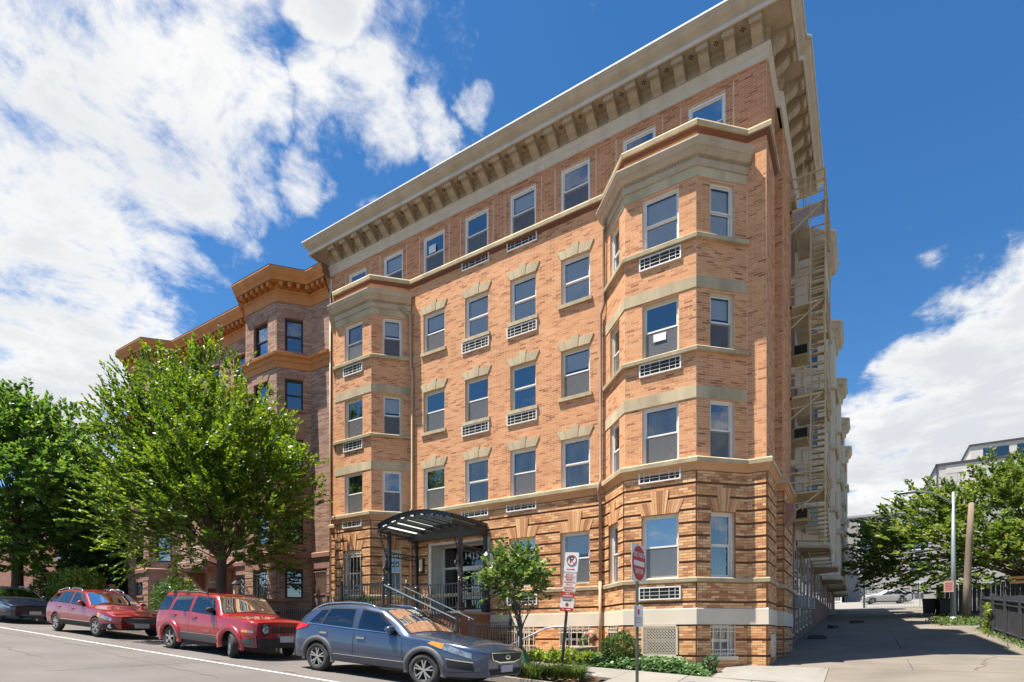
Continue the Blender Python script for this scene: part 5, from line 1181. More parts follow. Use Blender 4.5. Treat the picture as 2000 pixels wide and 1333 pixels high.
# --- navy crossover, cut by the left edge
P = dict(zs=1.05, wb=3.4, W=2.08, r=.33, rs=1.18, sill=.28, crown=.05, tumble=.17, rf=.8, kf=.70,
         belt=[(-1.1, .93), (0, 1.03), (2.4, .98), (3.2, .94), (4.1, .84), (4.6, .70)],
         top=[(-1.1, 1.0), (-1.0, 1.15), (-.4, 1.45), (.5, 1.54), (1.2, 1.53), (1.9, 1.43), (2.75, 1.06), (3.2, 1.02), (4.1, .92), (4.6, .76)], seats=(.5, 1.75))
n_ = Car('parked_car', 'dark navy crossover with a raked nose at the head of the parked row', 'car', (-34.6, Yc+1.04, car_z(-34.6, Yc)+.06), P, 'cars parked along the kerb')
n_.body('paint_navy'); n_.arch('grey_plastic', .08); n_.wheels(5, True)
n_.patch([(.40, .28), (3.0, .28), (3.0, .44), (.40, .44)], 'grey_plastic', 'sill_cladding', .014, (14, 2)); n_.glasswin(-.5, 1.0, -.1, .95, .12, .8); n_.glasswin(1.18, 2.5, 1.12, 1.75, .10, .86); n_.screen(2.72, 1.88); n_.cabin(-.6, 2.4)
n_.seam(1.1, .45, 1.07, 1.0); n_.seam(2.7, .5, 2.6, .95); n_.handle(1.4, .86, 'paint_navy'); n_.mirror(2.3, 1.08, 'paint_navy'); n_.rails(-.4, 1.5)
n_.patch([(3.9, .70), (4.5, .60), (4.48, .67), (3.9, .76)], 'lamp_clear', 'headlight', .012, (8, 3)); n_.nose([(-.6, .68), (.6, .68), (.5, .46), (-.5, .46)], 'sign_black', 'grille', .03); n_.patch([(3.85, .28), (4.55, .30), (4.55, .42), (3.95, .40)], 'grey_plastic', 'bumper_cladding', .016, (10, 2)); n_.nose([(-.22, .5), (.22, .5), (.22, .36), (-.22, .36)], 'plate', 'licence_plate', .05)
# --- cars in the far lot (small in view)
def far_car(x, y, mat, label, rz):
    P = dict(wb=2.75, W=1.85, r=.32, rs=1.0, sill=.25, crown=.05, tumble=.17, rf=.6, kf=.72, belt=[(-.9, .85), (0, .95), (2.4, .90), (3.2, .82), (3.7, .66)],
             top=[(-.9, .95), (-.6, 1.15), (.1, 1.43), (1.0, 1.46), (1.4, 1.40), (2.15, 1.0), (2.6, .95), (3.3, .85), (3.7, .68)], seats=(.3, 1.3))
    c = Car('far_parked_car', label, 'car', (x, y, gz(x, y)+.04), P, 'cars in the lot behind the alley', 0); c.t.rotation_euler = (0, 0, rz)
    c.body(mat); c.wheels(5, True); c.glasswin(-.25, .75, .05, .7, .1, .82); c.glasswin(.9, 1.9, .85, 1.3, .1, .85); c.screen(2.1, 1.42); c.nose([(-.4, .6), (.4, .6), (.35, .45), (-.35, .45)], 'sign_black', 'grille', .03); c.patch([(3.0, .66), (3.6, .58), (3.58, .66), (3.0, .74)], 'lamp_clear', 'headlight', .012, (6, 2)); c.cabin(-.3, 1.9)
far_car(5.6, 58.5, 'paint_silver', 'silver car parked nearest in the lot behind the alley', R(188))
far_car(6.0, 63.5, 'paint_navy', 'dark car between the silver and the white car in the lot', R(188))
far_car(5.6, 67.5, 'paint_white', 'white car parked farthest back in the lot behind the alley', R(188))
# ---------------------------------------------------------------- vegetation
def quads(C, A, B):
    n = len(C); V = np.stack([C-A*.5, C+B*.5-A*.05, C+A*.5, C-B*.5-A*.05], 1).reshape(-1, 3); return V, np.arange(4*n).reshape(-1, 4)
def unit(v): return v/np.maximum(np.linalg.norm(v, axis=-1, keepdims=True), 1e-9)
def leaf_mesh(name, C, A, B, mat): V, F_q = quads(C, A, B); return np_mesh(name, V, F_q, mat)
def sprays(P, D, length, per, ll, lw, droop=.15, flat=.7, rg=None):
    """twigs at P along D; leaves set alternately on both sides"""
    rg = rg or rng; n = len(P); up = np.array([0, 0, 1.0])
    s = np.tile(np.linspace(.08, 1, per), (n, 1)); L = length*rg.uniform(.6, 1.3, (n, 1))
    C = P[:, None, :]+D[:, None, :]*(L*s)[..., None]; C[..., 2] -= droop*(L*s)**2
    side = unit(np.cross(D, up)+1e-4)[:, None, :]*np.where(np.arange(per) % 2, 1, -1)[None, :, None]
    A = unit(side*.75+D[:, None, :]*.7+rg.normal(0, .22, (n, per, 3))); nrm = unit(up*flat+rg.normal(0, .45, (n, per, 3))); B = unit(np.cross(nrm, A))
    sz = rg.uniform(.65, 1.25, (n, per, 1)); C = C+A*ll*.5
    return (C.reshape(-1, 3), (A*ll*sz).reshape(-1, 3), (B*lw*sz).reshape(-1, 3))
def tree(name, label, base, ctr, axes, trunk_r, fork, leaf, bark='bark', clumps=80, twigs=14, per=20, ll=.13, lw=.07, tl=.8, seed=1, top=1.0, limbs=10, lean=(0, 0), cl_r=.55, droop=.15, shell=(.5, 1.0), flat=.7, lowcut=-.9, group=None, cat='tree', bend=0.0):
    rg = np.random.default_rng(seed); t = thing(name, label, cat, base, 0, group); b = np.array(base); ctr = np.array(ctr, float)-b; ax = np.array(axes, float)
    d = unit(rg.normal(0, 1, (clumps*4, 3))); d = d[d[:, 2] > lowcut][:clumps]; r = rg.uniform(shell[0]**2, shell[1]**2, (len(d), 1))**.5
    q = d*r; taper = np.where(q[:, 2:3] > 0, 1-(1-top)*q[:, 2:3], 1.0); q[:, :2] *= taper
    cc = ctr+q*ax; cc[:, 0] += lean[0]*np.maximum(q[:, 2], 0); cc[:, 1] += lean[1]*np.maximum(q[:, 2], 0)
    # trunk and limbs
    m = MB(); fz = fork; tp = [Vector((0, 0, -.15)), Vector((.02, .0, fz*.5)), Vector((.0, .03, fz)), Vector(tuple(ctr*np.array([.5, .5, 1])))]
    m.tube(tp, [trunk_r*1.25, trunk_r, trunk_r*.92, trunk_r*.35], 10)
    m.build('trunk', bark, t, True)
    m = MB()
    order = rg.permutation(len(cc))[:limbs*4]
    for i, k in enumerate(order):
        p1 = Vector(tuple(cc[k])); z0 = fz*rg.uniform(.85, 1.0)+max(0, (p1.z-fz))*rg.uniform(.0, .35); p0 = Vector((0, 0, min(z0, ctr[2])))
        mid = p0.lerp(p1, .5)+Vector((0, 0, .10*(p1-p0).length))+Vector(tuple(rg.normal(0, .15, 3))); rr = trunk_r*(.36 if i < limbs else .16)
        m.tube([p0, p0.lerp(mid, .55), mid, mid.lerp(p1, .6), p1], [rr, rr*.75, rr*.55, rr*.35, rr*.14], 6 if i < limbs else 4, cap=False)
    m.build('limbs', bark, t, True)
    P = np.repeat(cc, twigs, 0)+rg.normal(0, cl_r, (len(cc)*twigs, 3))*np.array([1, 1, .6]); o = ctr*np.array([.6, .6, 1])-np.array([0, 0, ax[2]*.5])
    D = unit(unit(P-o)*.9+rg.normal(0, .35, P.shape)+np.array([0, 0, .12]))
    C, A, B = sprays(P, D, tl, per, ll, lw, droop, flat, rg)
    put(leaf_mesh('crown', C, A, B, leaf), 'crown', t); return t
tree('street_tree', 'broad vivid-green tree by the kerb, spreading before the brown house', (-18.9, -4.3, gz(-18.9, -4.3)), (-18.9, -4.9, 6.7), (4.25, 3.1, 4.9), .19, 3.0, 'leaf_zelkova', clumps=270, twigs=15, per=20, ll=.155, lw=.085, tl=.66, seed=5, top=.70, limbs=12, lean=(-.9, -.4), cl_r=.42, lowcut=-.72, droop=.1, shell=(.25, 1.0))
tree('street_tree', 'tall dark-green tree at the left edge behind the navy car', (-39.9, -4.2, gz(-39.9, -4.2)), (-40.5, -4.2, 9.0), (6.0, 5.5, 5.8), .28, 5.0, 'leaf_maple', clumps=230, twigs=13, per=18, ll=.30, lw=.20, tl=.9, seed=8, top=.8, cl_r=.7, lowcut=-.8)
tree('street_tree', 'second dark-green tree half hidden behind the broad kerb tree', (-34.5, 2.5, gz(-34.5, -1)), (-37, 1.5, 8.2), (4.2, 4, 4.6), .22, 4.0, 'leaf_maple', clumps=150, twigs=13, per=18, ll=.30, lw=.20, tl=.9, seed=18, top=.8, cl_r=.7)
tree('garden_conifer', 'dense dark conifer beside the corner of the brown house', (-36.6, -1.2, gz(-36.6, -1.2)), (-36.6, -1.2, 5.2), (1.9, 1.7, 2.7), .15, 1.0, 'leaf_conifer', clumps=110, twigs=12, per=14, ll=.24, lw=.05, tl=.6, seed=9, top=.45, cl_r=.3, droop=.5, flat=.4, shell=(.6, 1), cat='conifer')
tree('alley_tree', 'large leafy tree overhanging the alley behind the lamp post and pole', (10.4, 27.0, gz(10.4, 27.0)), (9.6, 28.6, 7.1), (7.8, 4.6, 4.8), .27, 2.2, 'leaf_right', 'bark', clumps=260, twigs=12, per=18, ll=.27, lw=.16, tl=1.0, seed=14, top=.75, limbs=14, cl_r=.6, lowcut=-.7, lean=(2.2, 0))
tree('alley_tree', 'thinner tree at the right edge with bare reaching top branches', (15.5, 31, gz(15.5, 31)), (15.0, 31, 10.5), (4.2, 4, 3.6), .22, 3.5, 'leaf_right', 'bark', clumps=70, twigs=8, per=14, ll=.25, lw=.14, tl=1.1, seed=21, top=.8, limbs=16, cl_r=.6)
tree('street_sapling', 'young tree with glossy leaves and a green watering bag by the kerb', (-5.38, -4.2, gz(-5.38, -4.2)), (-5.50, -4.2, 2.42), (.66, .62, .66), .045, .9, 'leaf_sapling', 'bark_grey', clumps=52, twigs=6, per=8, ll=.165, lw=.10, tl=.33, seed=3, top=.8, limbs=7, cl_r=.16, droop=.3, lowcut=-1, shell=(.25, 1), flat=.5, cat='sapling')
SB = thing('watering_bag', 'green plastic watering bag wrapped round the sapling trunk', 'bag', (-5.38, -4.2, gz(-5.38, -4.2)))
rows = []
for z, r in ((0, .30), (.12, .32), (.3, .27), (.48, .19), (.60, .12), (.66, .07)):
    rows.append([(r*(1+.10*math.sin(5*a+z*9)+.05*math.sin(11*a))*math.cos(a), r*(1+.10*math.sin(5*a+z*9))*math.sin(a), z) for a in lin(0, 2*math.pi, 25)])
MB().grid(rows).build('bag_skin', 'bag_green', SB, True); MB().tube([(.09, 0, .6), (.0, .09, .64), (-.09, 0, .6), (0, -.09, .64), (.09, 0, .6)], .02, 6).build('tie', 'bag_green', SB)
def clump_plant(name, label, base, dims, leaf, n, ll, lw, cat='shrub', seed=2, group=None, stem=True, boxy=0.0):
    rg = np.random.default_rng(seed); t = thing(name, label, cat, base, 0, group)
    d = unit(rg.normal(0, 1, (n, 3)))
    if boxy: d = d/np.maximum(np.abs(d).max(1, keepdims=True), .01)*boxy+d*(1-boxy)
    r = rg.uniform(.35, 1, (n, 1))**.4; P = d*r*np.array(dims)/2; P[:, 2] += dims[2]*.5; P = P*(1+.10*np.sin(P[:, [1, 2, 0]]*9))
    A = unit(d*.7+rg.normal(0, .6, d.shape)+np.array([0, 0, .3])); B = unit(np.cross(A, unit(d+rg.normal(0, .4, d.shape)))); s = rg.uniform(.6, 1.3, (n, 1))
    put(leaf_mesh('foliage', P, A*ll*s, B*lw*s, leaf), 'foliage', t)
    if stem:
        m = MB()
        for i in range(7):
            a = i*.9; m.tube([(0.05*math.cos(a), .05*math.sin(a), -.05), (dims[0]*.15*math.cos(a), dims[1]*.15*math.sin(a), dims[2]*.4), (dims[0]*.3*math.cos(a), dims[1]*.3*math.sin(a), dims[2]*.7)], .02, 5)
        m.build('stems', 'bark', t)
    return t
clump_plant('hedge_bush', 'clipped yellow-green bush with a flat top behind the maroon car', (-34.6, -3.3, gz(-34.6, -3.3)+.6), (4.0, 2.2, 2.0), 'leaf_hedge', 5200, .17, .10, 'hedge', 4, boxy=.35)
clump_plant('hedge_bush', 'darker rounded bush at the left of the yellow-green hedge', (-38.2, -3.2, gz(-38.2, -3.2)+.5), (2.4, 2.0, 1.7), 'leaf_yew', 3000, .15, .07, 'hedge', 5)
clump_plant('yew_shrub', 'spiky bright yew shrub in front of the brown house entrance', (-25.0, -2.9, gz(-25.0, -2.9)+.3), (3.2, 1.6, 2.0), 'leaf_yew', 4200, .20, .05, 'shrub', 6)
clump_plant('boxwood_shrub', 'round green shrub behind the do-not-enter sign post', (-3.62, -1.65, gz(-3.6, -1.65)), (1.15, .9, .95), 'leaf_yew', 2600, .10, .035, 'shrub', 7)
for i, (x, y, s) in enumerate(((-5.05, -2.05, .55), (-4.55, -2.0, .5), (-6.1, -2.1, .45), (-5.55, -2.15, .5))): clump_plant('hosta_plant', ['pale lime leafy plant left of the planter bowl', 'pale lime leafy plant in front of the planter bowl', 'pale lime leafy plant by the cellar handrail post', 'pale lime leafy plant behind the leaning sign post'][i], (x, y, gz(x, y)), (s*1.2, s, s*.75), 'leaf_lime', 190, .20, .10, 'plant', 20+i, stem=False)
clump_plant('flower_plant', 'small weedy flowering plant by the brick corner', (-1.15, -1.55, gz(-1.15, -1.55)), (.42, .35, .5), 'leaf_ivy', 160, .10, .06, 'plant', 31)
clump_plant('terrace_plant', 'white-green leafy plant behind the terrace railing', (-13.1, -2.4, 1.70), (.9, .7, .55), 'leaf_ivy', 420, .13, .08, 'plant', 33)
clump_plant('bowl_plant', 'sparse plant growing in the planter bowl', (-5.0, -1.05, gz(-5, -1.05)+.38), (.4, .35, .35), 'leaf_ivy', 60, .09, .04, 'plant', 34, stem=False)
# ivy bed (uncountable)
rg = np.random.default_rng(41); n = 7000; px = rg.uniform(-4.75, -1.05, n); py = rg.uniform(-2.28, -1.18, n)
hmax = .30*np.clip((px+.9)/-1.0, .15, 1)*np.clip((py+2.4)/.35, .2, 1); P = np.stack([px, py, np.array([gz(a, b) for a, b in zip(px, py)])+rg.uniform(.02, 1, n)*hmax], 1)
A = unit(rg.normal(0, 1, (n, 3))*np.array([1, 1, .45])); B = unit(np.cross(A, unit(np.array([0, -.35, 1])+rg.normal(0, .4, (n, 3))))); s = rg.uniform(.6, 1.3, (n, 1))
tag(put(leaf_mesh('ivy_bed', P, A*.095*s, B*.075*s, 'leaf_ivy'), 'ivy_bed'), 'low green ivy covering the bed below the bay', 'ivy', kind='stuff')
def blades(cx, cy, r, n, h, seed, mat='leaf_grass', z=None):
    rg = np.random.default_rng(seed); a = rg.uniform(0, 6.28, n); rr = r*rg.uniform(0, .45, n); k = 4; rows = []
    bx, by = cx+rr*np.cos(a), cy+rr*np.sin(a); a2 = a+rg.normal(0, .5, n); L = h*rg.uniform(.6, 1.2, n); out = []
    bz = np.array([gz(x, y) for x, y in zip(bx, by)])
    prev = None; Vs = []
    for i in range(k+1):
        q = i/k; x = bx+np.cos(a2)*L*.75*q**1.4; y = by+np.sin(a2)*L*.75*q**1.4; zz = bz+L*(1.15*q-.62*q**2.2); w = .014*(1-.8*q)
        Vs.append((np.stack([x-np.sin(a2)*w, y+np.cos(a2)*w, zz], 1), np.stack([x+np.sin(a2)*w, y-np.cos(a2)*w, zz], 1)))
    V = np.stack([p for pr in Vs for p in pr], 1); Fq = np.array([(2*i, 2*i+1, 2*i+3, 2*i+2) for i in range(k)])
    return V.reshape(-1, 3), (Fq[None]+(np.arange(n)*2*(k+1))[:, None, None]).reshape(-1, 4)
for i, (x, y, lab) in enumerate(((-5.75, -4.65, 'grass-like clump at the front bumper of the blue car'), (-5.05, -4.55, 'grass-like clump right in front of the watering bag'), (-4.65, -4.75, 'grass-like clump nearest the kerb edge'), (-4.25, -4.45, 'grass-like clump in the middle of the tree pit'), (-3.75, -4.3, 'grass-like clump at the right end of the tree pit'))):
    t = thing('grass_clump', lab, 'plant', (0, 0, 0), 0, 'grass clumps in the tree pit'); V, Fq = blades(x, y, .5, 230, .62, 50+i); put(np_mesh('blades', V, Fq, 'leaf_grass'), 'blades', t)
rg = np.random.default_rng(61); n = 500; px = rg.uniform(-6.8, -3.5, n); py = rg.uniform(-4.98, -3.9, n); P = np.stack([px, py, np.array([gz(a, b) for a, b in zip(px, py)])+.02+rg.uniform(0, .05, n)], 1); A = unit(rg.normal(0, 1, (n, 3))*np.array([1, 1, .3])); B = unit(np.cross(A, np.array([0, 0, 1.0])+rg.normal(0, .3, (n, 3))))
tag(put(leaf_mesh('dry_leaves', P, A*.10, B*.05, 'leaf_dry'), 'dry_leaves'), 'dry brown leaves littering the tree pit', 'leaves', kind='stuff')
sheet_pit = struct(sheet('tree_pit', lin(-7.4, -3.2, 6), [-5.0, -3.75], 'soil', .012))
n = 1800; px = rg.uniform(5.4, 7.6, n)+rg.normal(0, .2, n); py = rg.uniform(17.5, 22.5, n); P = np.stack([px, py, np.array([gz(a, b) for a, b in zip(px, py)])+rg.uniform(.02, .25, n)], 1); A = unit(rg.normal(0, 1, (n, 3))); B = unit(np.cross(A, np.array([0, 0, 1.0])+rg.normal(0, .3, (n, 3))))
tag(put(leaf_mesh('weeds', P, A*.16, B*.08, 'leaf_grass'), 'weeds'), 'weeds round the foot of the lamp post', 'weeds', kind='stuff')
n = 900; py = rg.uniform(3.0, 14.5, n); px = 6.55+rg.normal(0, .16, n); P = np.stack([px, py, np.array([gz(a, b) for a, b in zip(px, py)])+rg.uniform(.01, .18, n)], 1); A = unit(rg.normal(0, 1, (n, 3))); B = unit(np.cross(A, np.array([0, 0, 1.0])+rg.normal(0, .3, (n, 3))))
tag(put(leaf_mesh('weeds', P, A*.12, B*.05, 'leaf_grass'), 'weeds'), 'weeds along the foot of the dark board fence', 'weeds', kind='stuff')
VN = thing('climbing_vine', 'light green vine climbing a post of the dark fence', 'vine', (6.5, 12.2, gz(6.5, 12.2)))
n = 240; zz = rg.uniform(0, 1.25, n); P = np.stack([rg.normal(-.08, .07, n), .18*np.sin(zz*5)+rg.normal(0, .12, n), zz], 1); A = unit(rg.normal(0, 1, (n, 3))); B = unit(np.cross(A, rg.normal(0, 1, (n, 3)))); put(leaf_mesh('foliage', P, A*.12, B*.09, 'leaf_lime'), 'foliage', VN)
MB().tube([(-.05, .0, 0), (-.06, .15, .4), (-.05, -.05, .9), (-.05, .05, 1.3)], .012, 5).build('stem', 'bark', VN)

# ---------------------------------------------------------------- street signs
def plate(t, x0, x1, z0, z1, y, mat, nm='sign_plate', r=.03, th=.006):
    pts = []
    for (cx, cz, a0) in ((x1-r, z1-r, 0), (x0+r, z1-r, 90), (x0+r, z0+r, 180), (x1-r, z0+r, 270)):
        for k in range(4): a = R(a0+30*k); pts.append((cx+r*math.cos(a), y, cz+r*math.sin(a)))
    return MB().prism(pts, (0, th, 0)).build(nm, mat, t)
def ringpts(cx, cz, r, y, n=28, sx=1.0): return [(cx+r*sx*math.cos(t), y, cz+r*math.sin(t)) for t in lin(0, 2*math.pi, n)]
def txt(t, s, size, mat, x, y, z, sx=1.0, nm='lettering'): o = put(text_mesh(s, size, mat, .0015, nm), nm, t, (x, y, z)); o.scale = (sx, 1, 1); return o
NPK = thing('no_parking_sign', 'leaning green post with three stacked parking signs beside the planting bed', 'sign', (-4.90, -2.75, gz(-4.9, -2.75))); NPK.rotation_euler = (0, R(5.2), R(8))
MB().box(-.035, .035, .0, .012, -.3, 3.2).box(-.035, -.025, .012, .045, -.3, 3.2).box(.025, .035, .012, .045, -.3, 3.2).build('post', 'post_green', NPK)
plate(NPK, -.17, .23, 2.66, 3.20, -.02, 'sign_white'); MB().tube(ringpts(.03, 2.99, .135, -.025), .012, 6, cap=False).bar((-.065, -.026, 3.085), (.125, -.026, 2.895), .022, .004).build('prohibition_ring', 'sign_red', NPK)
txt(NPK, 'P', .25, 'sign_black', .03, -.0235, 2.99); MB().box(-.09, .10, -.024, -.02, 2.725, 2.74).prism([(.09, -.024, 2.705), (.15, -.024, 2.7325), (.09, -.024, 2.76)], (0, .004, 0)).build('arrow', 'sign_red', NPK)
plate(NPK, -.17, .22, 2.10, 2.645, -.02, 'sign_white'); MB().box(-.155, .205, -.0215, -.02, 2.622, 2.630).box(-.155, .205, -.0215, -.02, 2.116, 2.124).box(-.160, -.153, -.0215, -.02, 2.116, 2.63).box(.203, .21, -.0215, -.02, 2.116, 2.63).build('sign_border', 'sign_red', NPK)
for i, s in enumerate(('ZONE 1', 'RESIDENT', 'PERMIT', 'PARKING', 'ONLY')): txt(NPK, s, .074, 'sign_red', .025, -.0215, 2.575-i*.068)

for zz_, hw_ in ((2.235, .15), (2.195, .16)): MB().box(.025-hw_, .025+hw_, -.0225, -.02, zz_-.008, zz_+.008).build('fine_print', 'sign_red', NPK)
MB().box(-.05, .13, -.024, -.02, 2.15, 2.162).prism([(-.05, -.024, 2.135), (-.11, -.024, 2.156), (-.05, -.024, 2.177)], (0, .004, 0)).build('arrow', 'sign_red', NPK)
plate(NPK, -.19, .20, 1.56, 2.09, -.02, 'sign_white'); plate(NPK, -.19, .20, 1.945, 2.09, -.026, 'sign_red', 'sign_band'); plate(NPK, -.19, .20, 1.56, 1.66, -.026, 'sign_red', 'sign_band')
txt(NPK, 'NO', .075, 'sign_white', .005, -.0275, 2.05); txt(NPK, 'PARKING', .07, 'sign_white', .005, -.0275, 1.985); 
for zz_, hw_ in ((1.905, .15), (1.875, .16), (1.85, .12)): MB().box(.005-hw_, .005+hw_, -.0225, -.02, zz_-.006, zz_+.006).build('fine_print', 'sign_black', NPK)
MB().box(-.11, .12, -.0285, -.026, 1.598, 1.622).build('fine_print', 'sign_white', NPK)
MB().lathe([(0, -.003), (.05, -.003), (.05, .0)], (0.005, -.021, 1.75), 18, axis='y').build('tow_symbol', 'sign_red', NPK)
DNE = thing('do_not_enter_sign', 'green post with a red and white do not enter sign by the kerb', 'sign', (-2.1, -4.4, gz(-2.1, -4.4)+.28))
MB().box(-.035, .035, .0, .012, -.6, 3.0).box(-.035, -.025, .012, .05, -.6, 3.0).box(.025, .035, .012, .05, -.6, 3.0).build('post', 'post_green', DNE, rz=R(89))
FC = bpy.data.objects.new('sign_face', None); bpy.data.objects.remove(FC)
def dne(o): o.rotation_euler = (0, 0, R(89)); return o
def plate_d(mb, mat, nm): return dne(mb.build(nm, mat, DNE))
pts = [(-.46, -.022, 2.13), (.46, -.022, 2.13), (.46, -.022, 2.97), (-.46, -.022, 2.97)]
plate_d(MB().prism(pts, (0, .006, 0)), 'sign_white', 'sign_plate')
plate_d(MB().prism([(.425*math.cos(t), -.026, 2.55+.395*math.sin(t)) for t in lin(0, 2*math.pi*.975, 40)], (0, .003, 0)), 'sign_red', 'sign_disc')
plate_d(MB().box(-.34, .34, -.030, -.026, 2.485, 2.60), 'sign_white', 'sign_bar')
for s, z in (('DO NOT', 2.735), ('ENTER', 2.36)):
    o = put(text_mesh(s, .16, 'sign_white', .0015, 'lettering'), 'lettering', DNE); a = R(89); o.location = (-math.sin(a)*-.030, math.cos(a)*-.030, z); o.rotation_euler = (0, 0, a); o.scale = (1.05, 1, 1)
o = MB().box(-.11, .11, -.03, -.024, 1.10, 1.58).build('notice_plate', 'sign_white', DNE, rz=R(40)); MB().box(-.02, .02, -.034, -.03, 1.38, 1.50).box(-.07, .07, -.034, -.03, 1.30, 1.31).box(-.07, .07, -.034, -.03, 1.26, 1.27).box(-.07, .07, -.034, -.03, 1.2, 1.21).build('notice_print', 'sign_red', o)
MB().box(-.11, .11, -.03, -.024, 1.10, 1.58).build('notice_plate', 'sign_back', DNE, rz=R(-91))

# ---------------------------------------------------------------- alley side things
LPx, LPy = 6.25, 20.8; LP = thing('street_lamp', 'tall grey-blue street lamp with a curved arm over the alley', 'street lamp', (LPx, LPy, gz(LPx, LPy)))
MB().tube([(0, 0, 0), (0, 0, 3), (0, 0, 6.9)], [.13, .10, .065], 12).lathe([(.18, 0), (.18, .1), (.13, .3)], n=12).build('pole', 'lamp_grey', LP, True)
MB().tube([(0, 0, 6.2), (-.35, -.2, 6.5), (-.9, -.5, 6.85), (-1.4, -.7, 6.95), (-1.7, -.85, 6.95)], .035, 8).build('arm', 'lamp_grey', LP, True)
m = MB().lathe([(0, -.5), (.08, -.45), (.14, -.1), (.14, .25), (.07, .45), (0, .48)], n=12, axis='x'); m.v = [(p[0]-2.05, p[1]-.95-.45*(p[0])*-.0, p[2]*.55+6.93) for p in m.v]; m.build('lamp_head', 'lamp_grey', LP, True)
MB().box(-.42, .0, -.18, -.165, 1.95-.35, 1.95+.25).build('notice_plate', 'sign_tan', LP); m = MB()
for i in range(5): m.box(-.36, -.06, -.186, -.181, 1.70+i*.09, 1.73+i*.09)
m.build('notice_print', 'sign_red', LP)
UPx, UPy = 6.95, 22.2; UP = thing('utility_pole', 'bare weathered wooden utility pole beside the street lamp', 'pole', (UPx, UPy, gz(UPx, UPy)))
MB().tube([(0, 0, -.1), (.04, 0, 2), (.13, 0, 4.4), (.22, 0, 6.35)], [.185, .17, .15, .125], 12).build('shaft', 'wood_pole', UP, True); MB().lathe([(.125, 0), (.08, .04), (0, .05)], (.22, 0, 6.35), 12).build('pole_cap', 'wood_pole', UP)
BF = thing('board_fence', 'dark grey board fence with steel posts at the right edge', 'fence', (6.62, 9.5, gz(6.62, 9.5)))
z0 = gz(6.62, 9.5); y = 14.4; i = 0
while y > 3.2:
    zz = gz(6.62, y)-z0; MB().box(-.02, .0, y-9.5-.115, y-9.5, zz+.06, zz+1.36+random.uniform(-.02, .02)).build('board', 'fence_dark', BF) if random.random() > .1 else None
    y -= .125
for i, y in enumerate((14.45, 11.9, 9.6, 7.3, 5.0, 3.2)):
    zz = gz(6.62, y)-z0; MB().box(-.12, -.03, y-9.5-.05, y-9.5+.05, zz-.1, zz+1.62).build('post', 'fence_dark', BF)
for h in (.25, 1.22, 1.38): MB().bar((-.05, 14.4-9.5, gz(6.62, 14.4)-z0+h), (-.05, 3.2-9.5, gz(6.62, 3.2)-z0+h), .04).build('rail', 'fence_dark', BF)
m = MB().box(.0, 2.4, 14.42-9.5, 14.45-9.5, gz(6.6, 14.4)-z0, gz(6.6, 14.4)-z0+1.45); m.build('return_panel', 'fence_dark', BF)
BK = thing('plank_fence', 'tall dark plank fence in the shade under the alley tree', 'fence', (8, 31, gz(8, 31)))
for i in range(34): MB().box(-1.6+i*.24, -1.6+i*.24+.22, -.02+.01*(i % 2), .02, -.3, 2.0+.05*math.sin(i)).build('plank', 'fence_dark', BK)
for xx in (-1.4, 1.0, 3.4, 5.8): MB().box(xx, xx+.1, .03, .12, -.3, 1.9).build('post', 'fence_dark', BK)
for i, (x, y) in enumerate(((5.9, 29.6), (6.6, 28.8))):
    t = thing('rubbish_bin', ['black wheeled bin nearer the alley by the plank fence', 'black wheeled bin tucked behind, closer to the lamp post'][i], 'bin', (x, y, gz(x, y)), R(15*i))
    MB().prism([(-.3, -.32, .12), (.3, -.32, .12), (.36, -.38, 1.0), (-.36, -.38, 1.0)], (0, .68, 0)).build('bin_body', 'bin_black', t); MB().prism([(-.39, -.42, 1.0), (.39, -.42, 1.0), (.36, -.3, 1.09), (-.36, -.3, 1.09)], (0, .72, 0)).build('lid', 'bin_black', t)
    for sx in (-.27, .27): MB().lathe([(0, -.03), (.12, -.03), (.12, .03), (0, .03)], (sx, .33, .12), 12, axis='x').build('wheel', 'tyre', t)
YS = thing('yellow_notice', 'small yellow notice hanging in the dark under the alley tree', 'sign', (9.9, 26.5, gz(9.9, 26.5)+1.9)); MB().box(-.45, .45, -.01, .01, 0, .42).build('notice_plate', 'lamp_amber', YS); MB().box(-.35, .35, -.02, -.012, .15, .25).build('notice_print', 'sign_black', YS)
t = thing('lot_post', 'slim dark lamp post in the parking lot behind the alley', 'lamp post', (2.2, 46, gz(2.2, 46))); MB().tube([(0, 0, 0), (0, 0, 5.6)], .07, 8).build('pole', 'dark_trim', t); MB().box(-.7, .7, -.05, .05, 5.35, 5.42).box(-.75, -.35, -.2, .2, 5.42, 5.62).box(.35, .75, -.2, .2, 5.42, 5.62).build('lamp_heads', 'dark_trim', t)
railing('lot_fence', 'low grey picket fence in front of the parked cars in the lot', (2.3, 46, gz(2.3, 46)), (6.4, 44.5, gz(6.4, 44.5)), 1.1, mat='lamp_grey', toprail='lamp_grey', spacing=.22, cat='fence')
for i, (x, y, rz) in enumerate(((.6, 9.6, .3), (.9, 16.5, 1.2), (1.9, 21, .5))):
    t = thing('drain_block', ['black rubber block by the alley wall, nearest the corner', 'black rubber block by the alley wall, second from the corner', 'black rubber block lying out in the alley'][i], 'block', (x, y, gz(x, y)), rz); MB().prism([(-.35, -.15, 0), (.35, -.15, 0), (.30, -.15, .12), (.2, -.15, .16), (-.2, -.15, .16), (-.30, -.15, .12)], (0, .3, 0)).build('block_body', 'bin_black', t)
GM = thing('gas_meter_row', 'row of gas meters and pale pipes on the tan garden wall', 'gas meters', (-32.5, -2.3, gz(-32, -2.3)))
MB().box(-5.2, -1.2, .3, .6, -.3, 2.0).build('garden_wall', 'tan_wall', GM); MB().box(-2.8, -.7, -.2, .29, -.3, 1.55).build('garden_wall', 'tan_wall', GM)
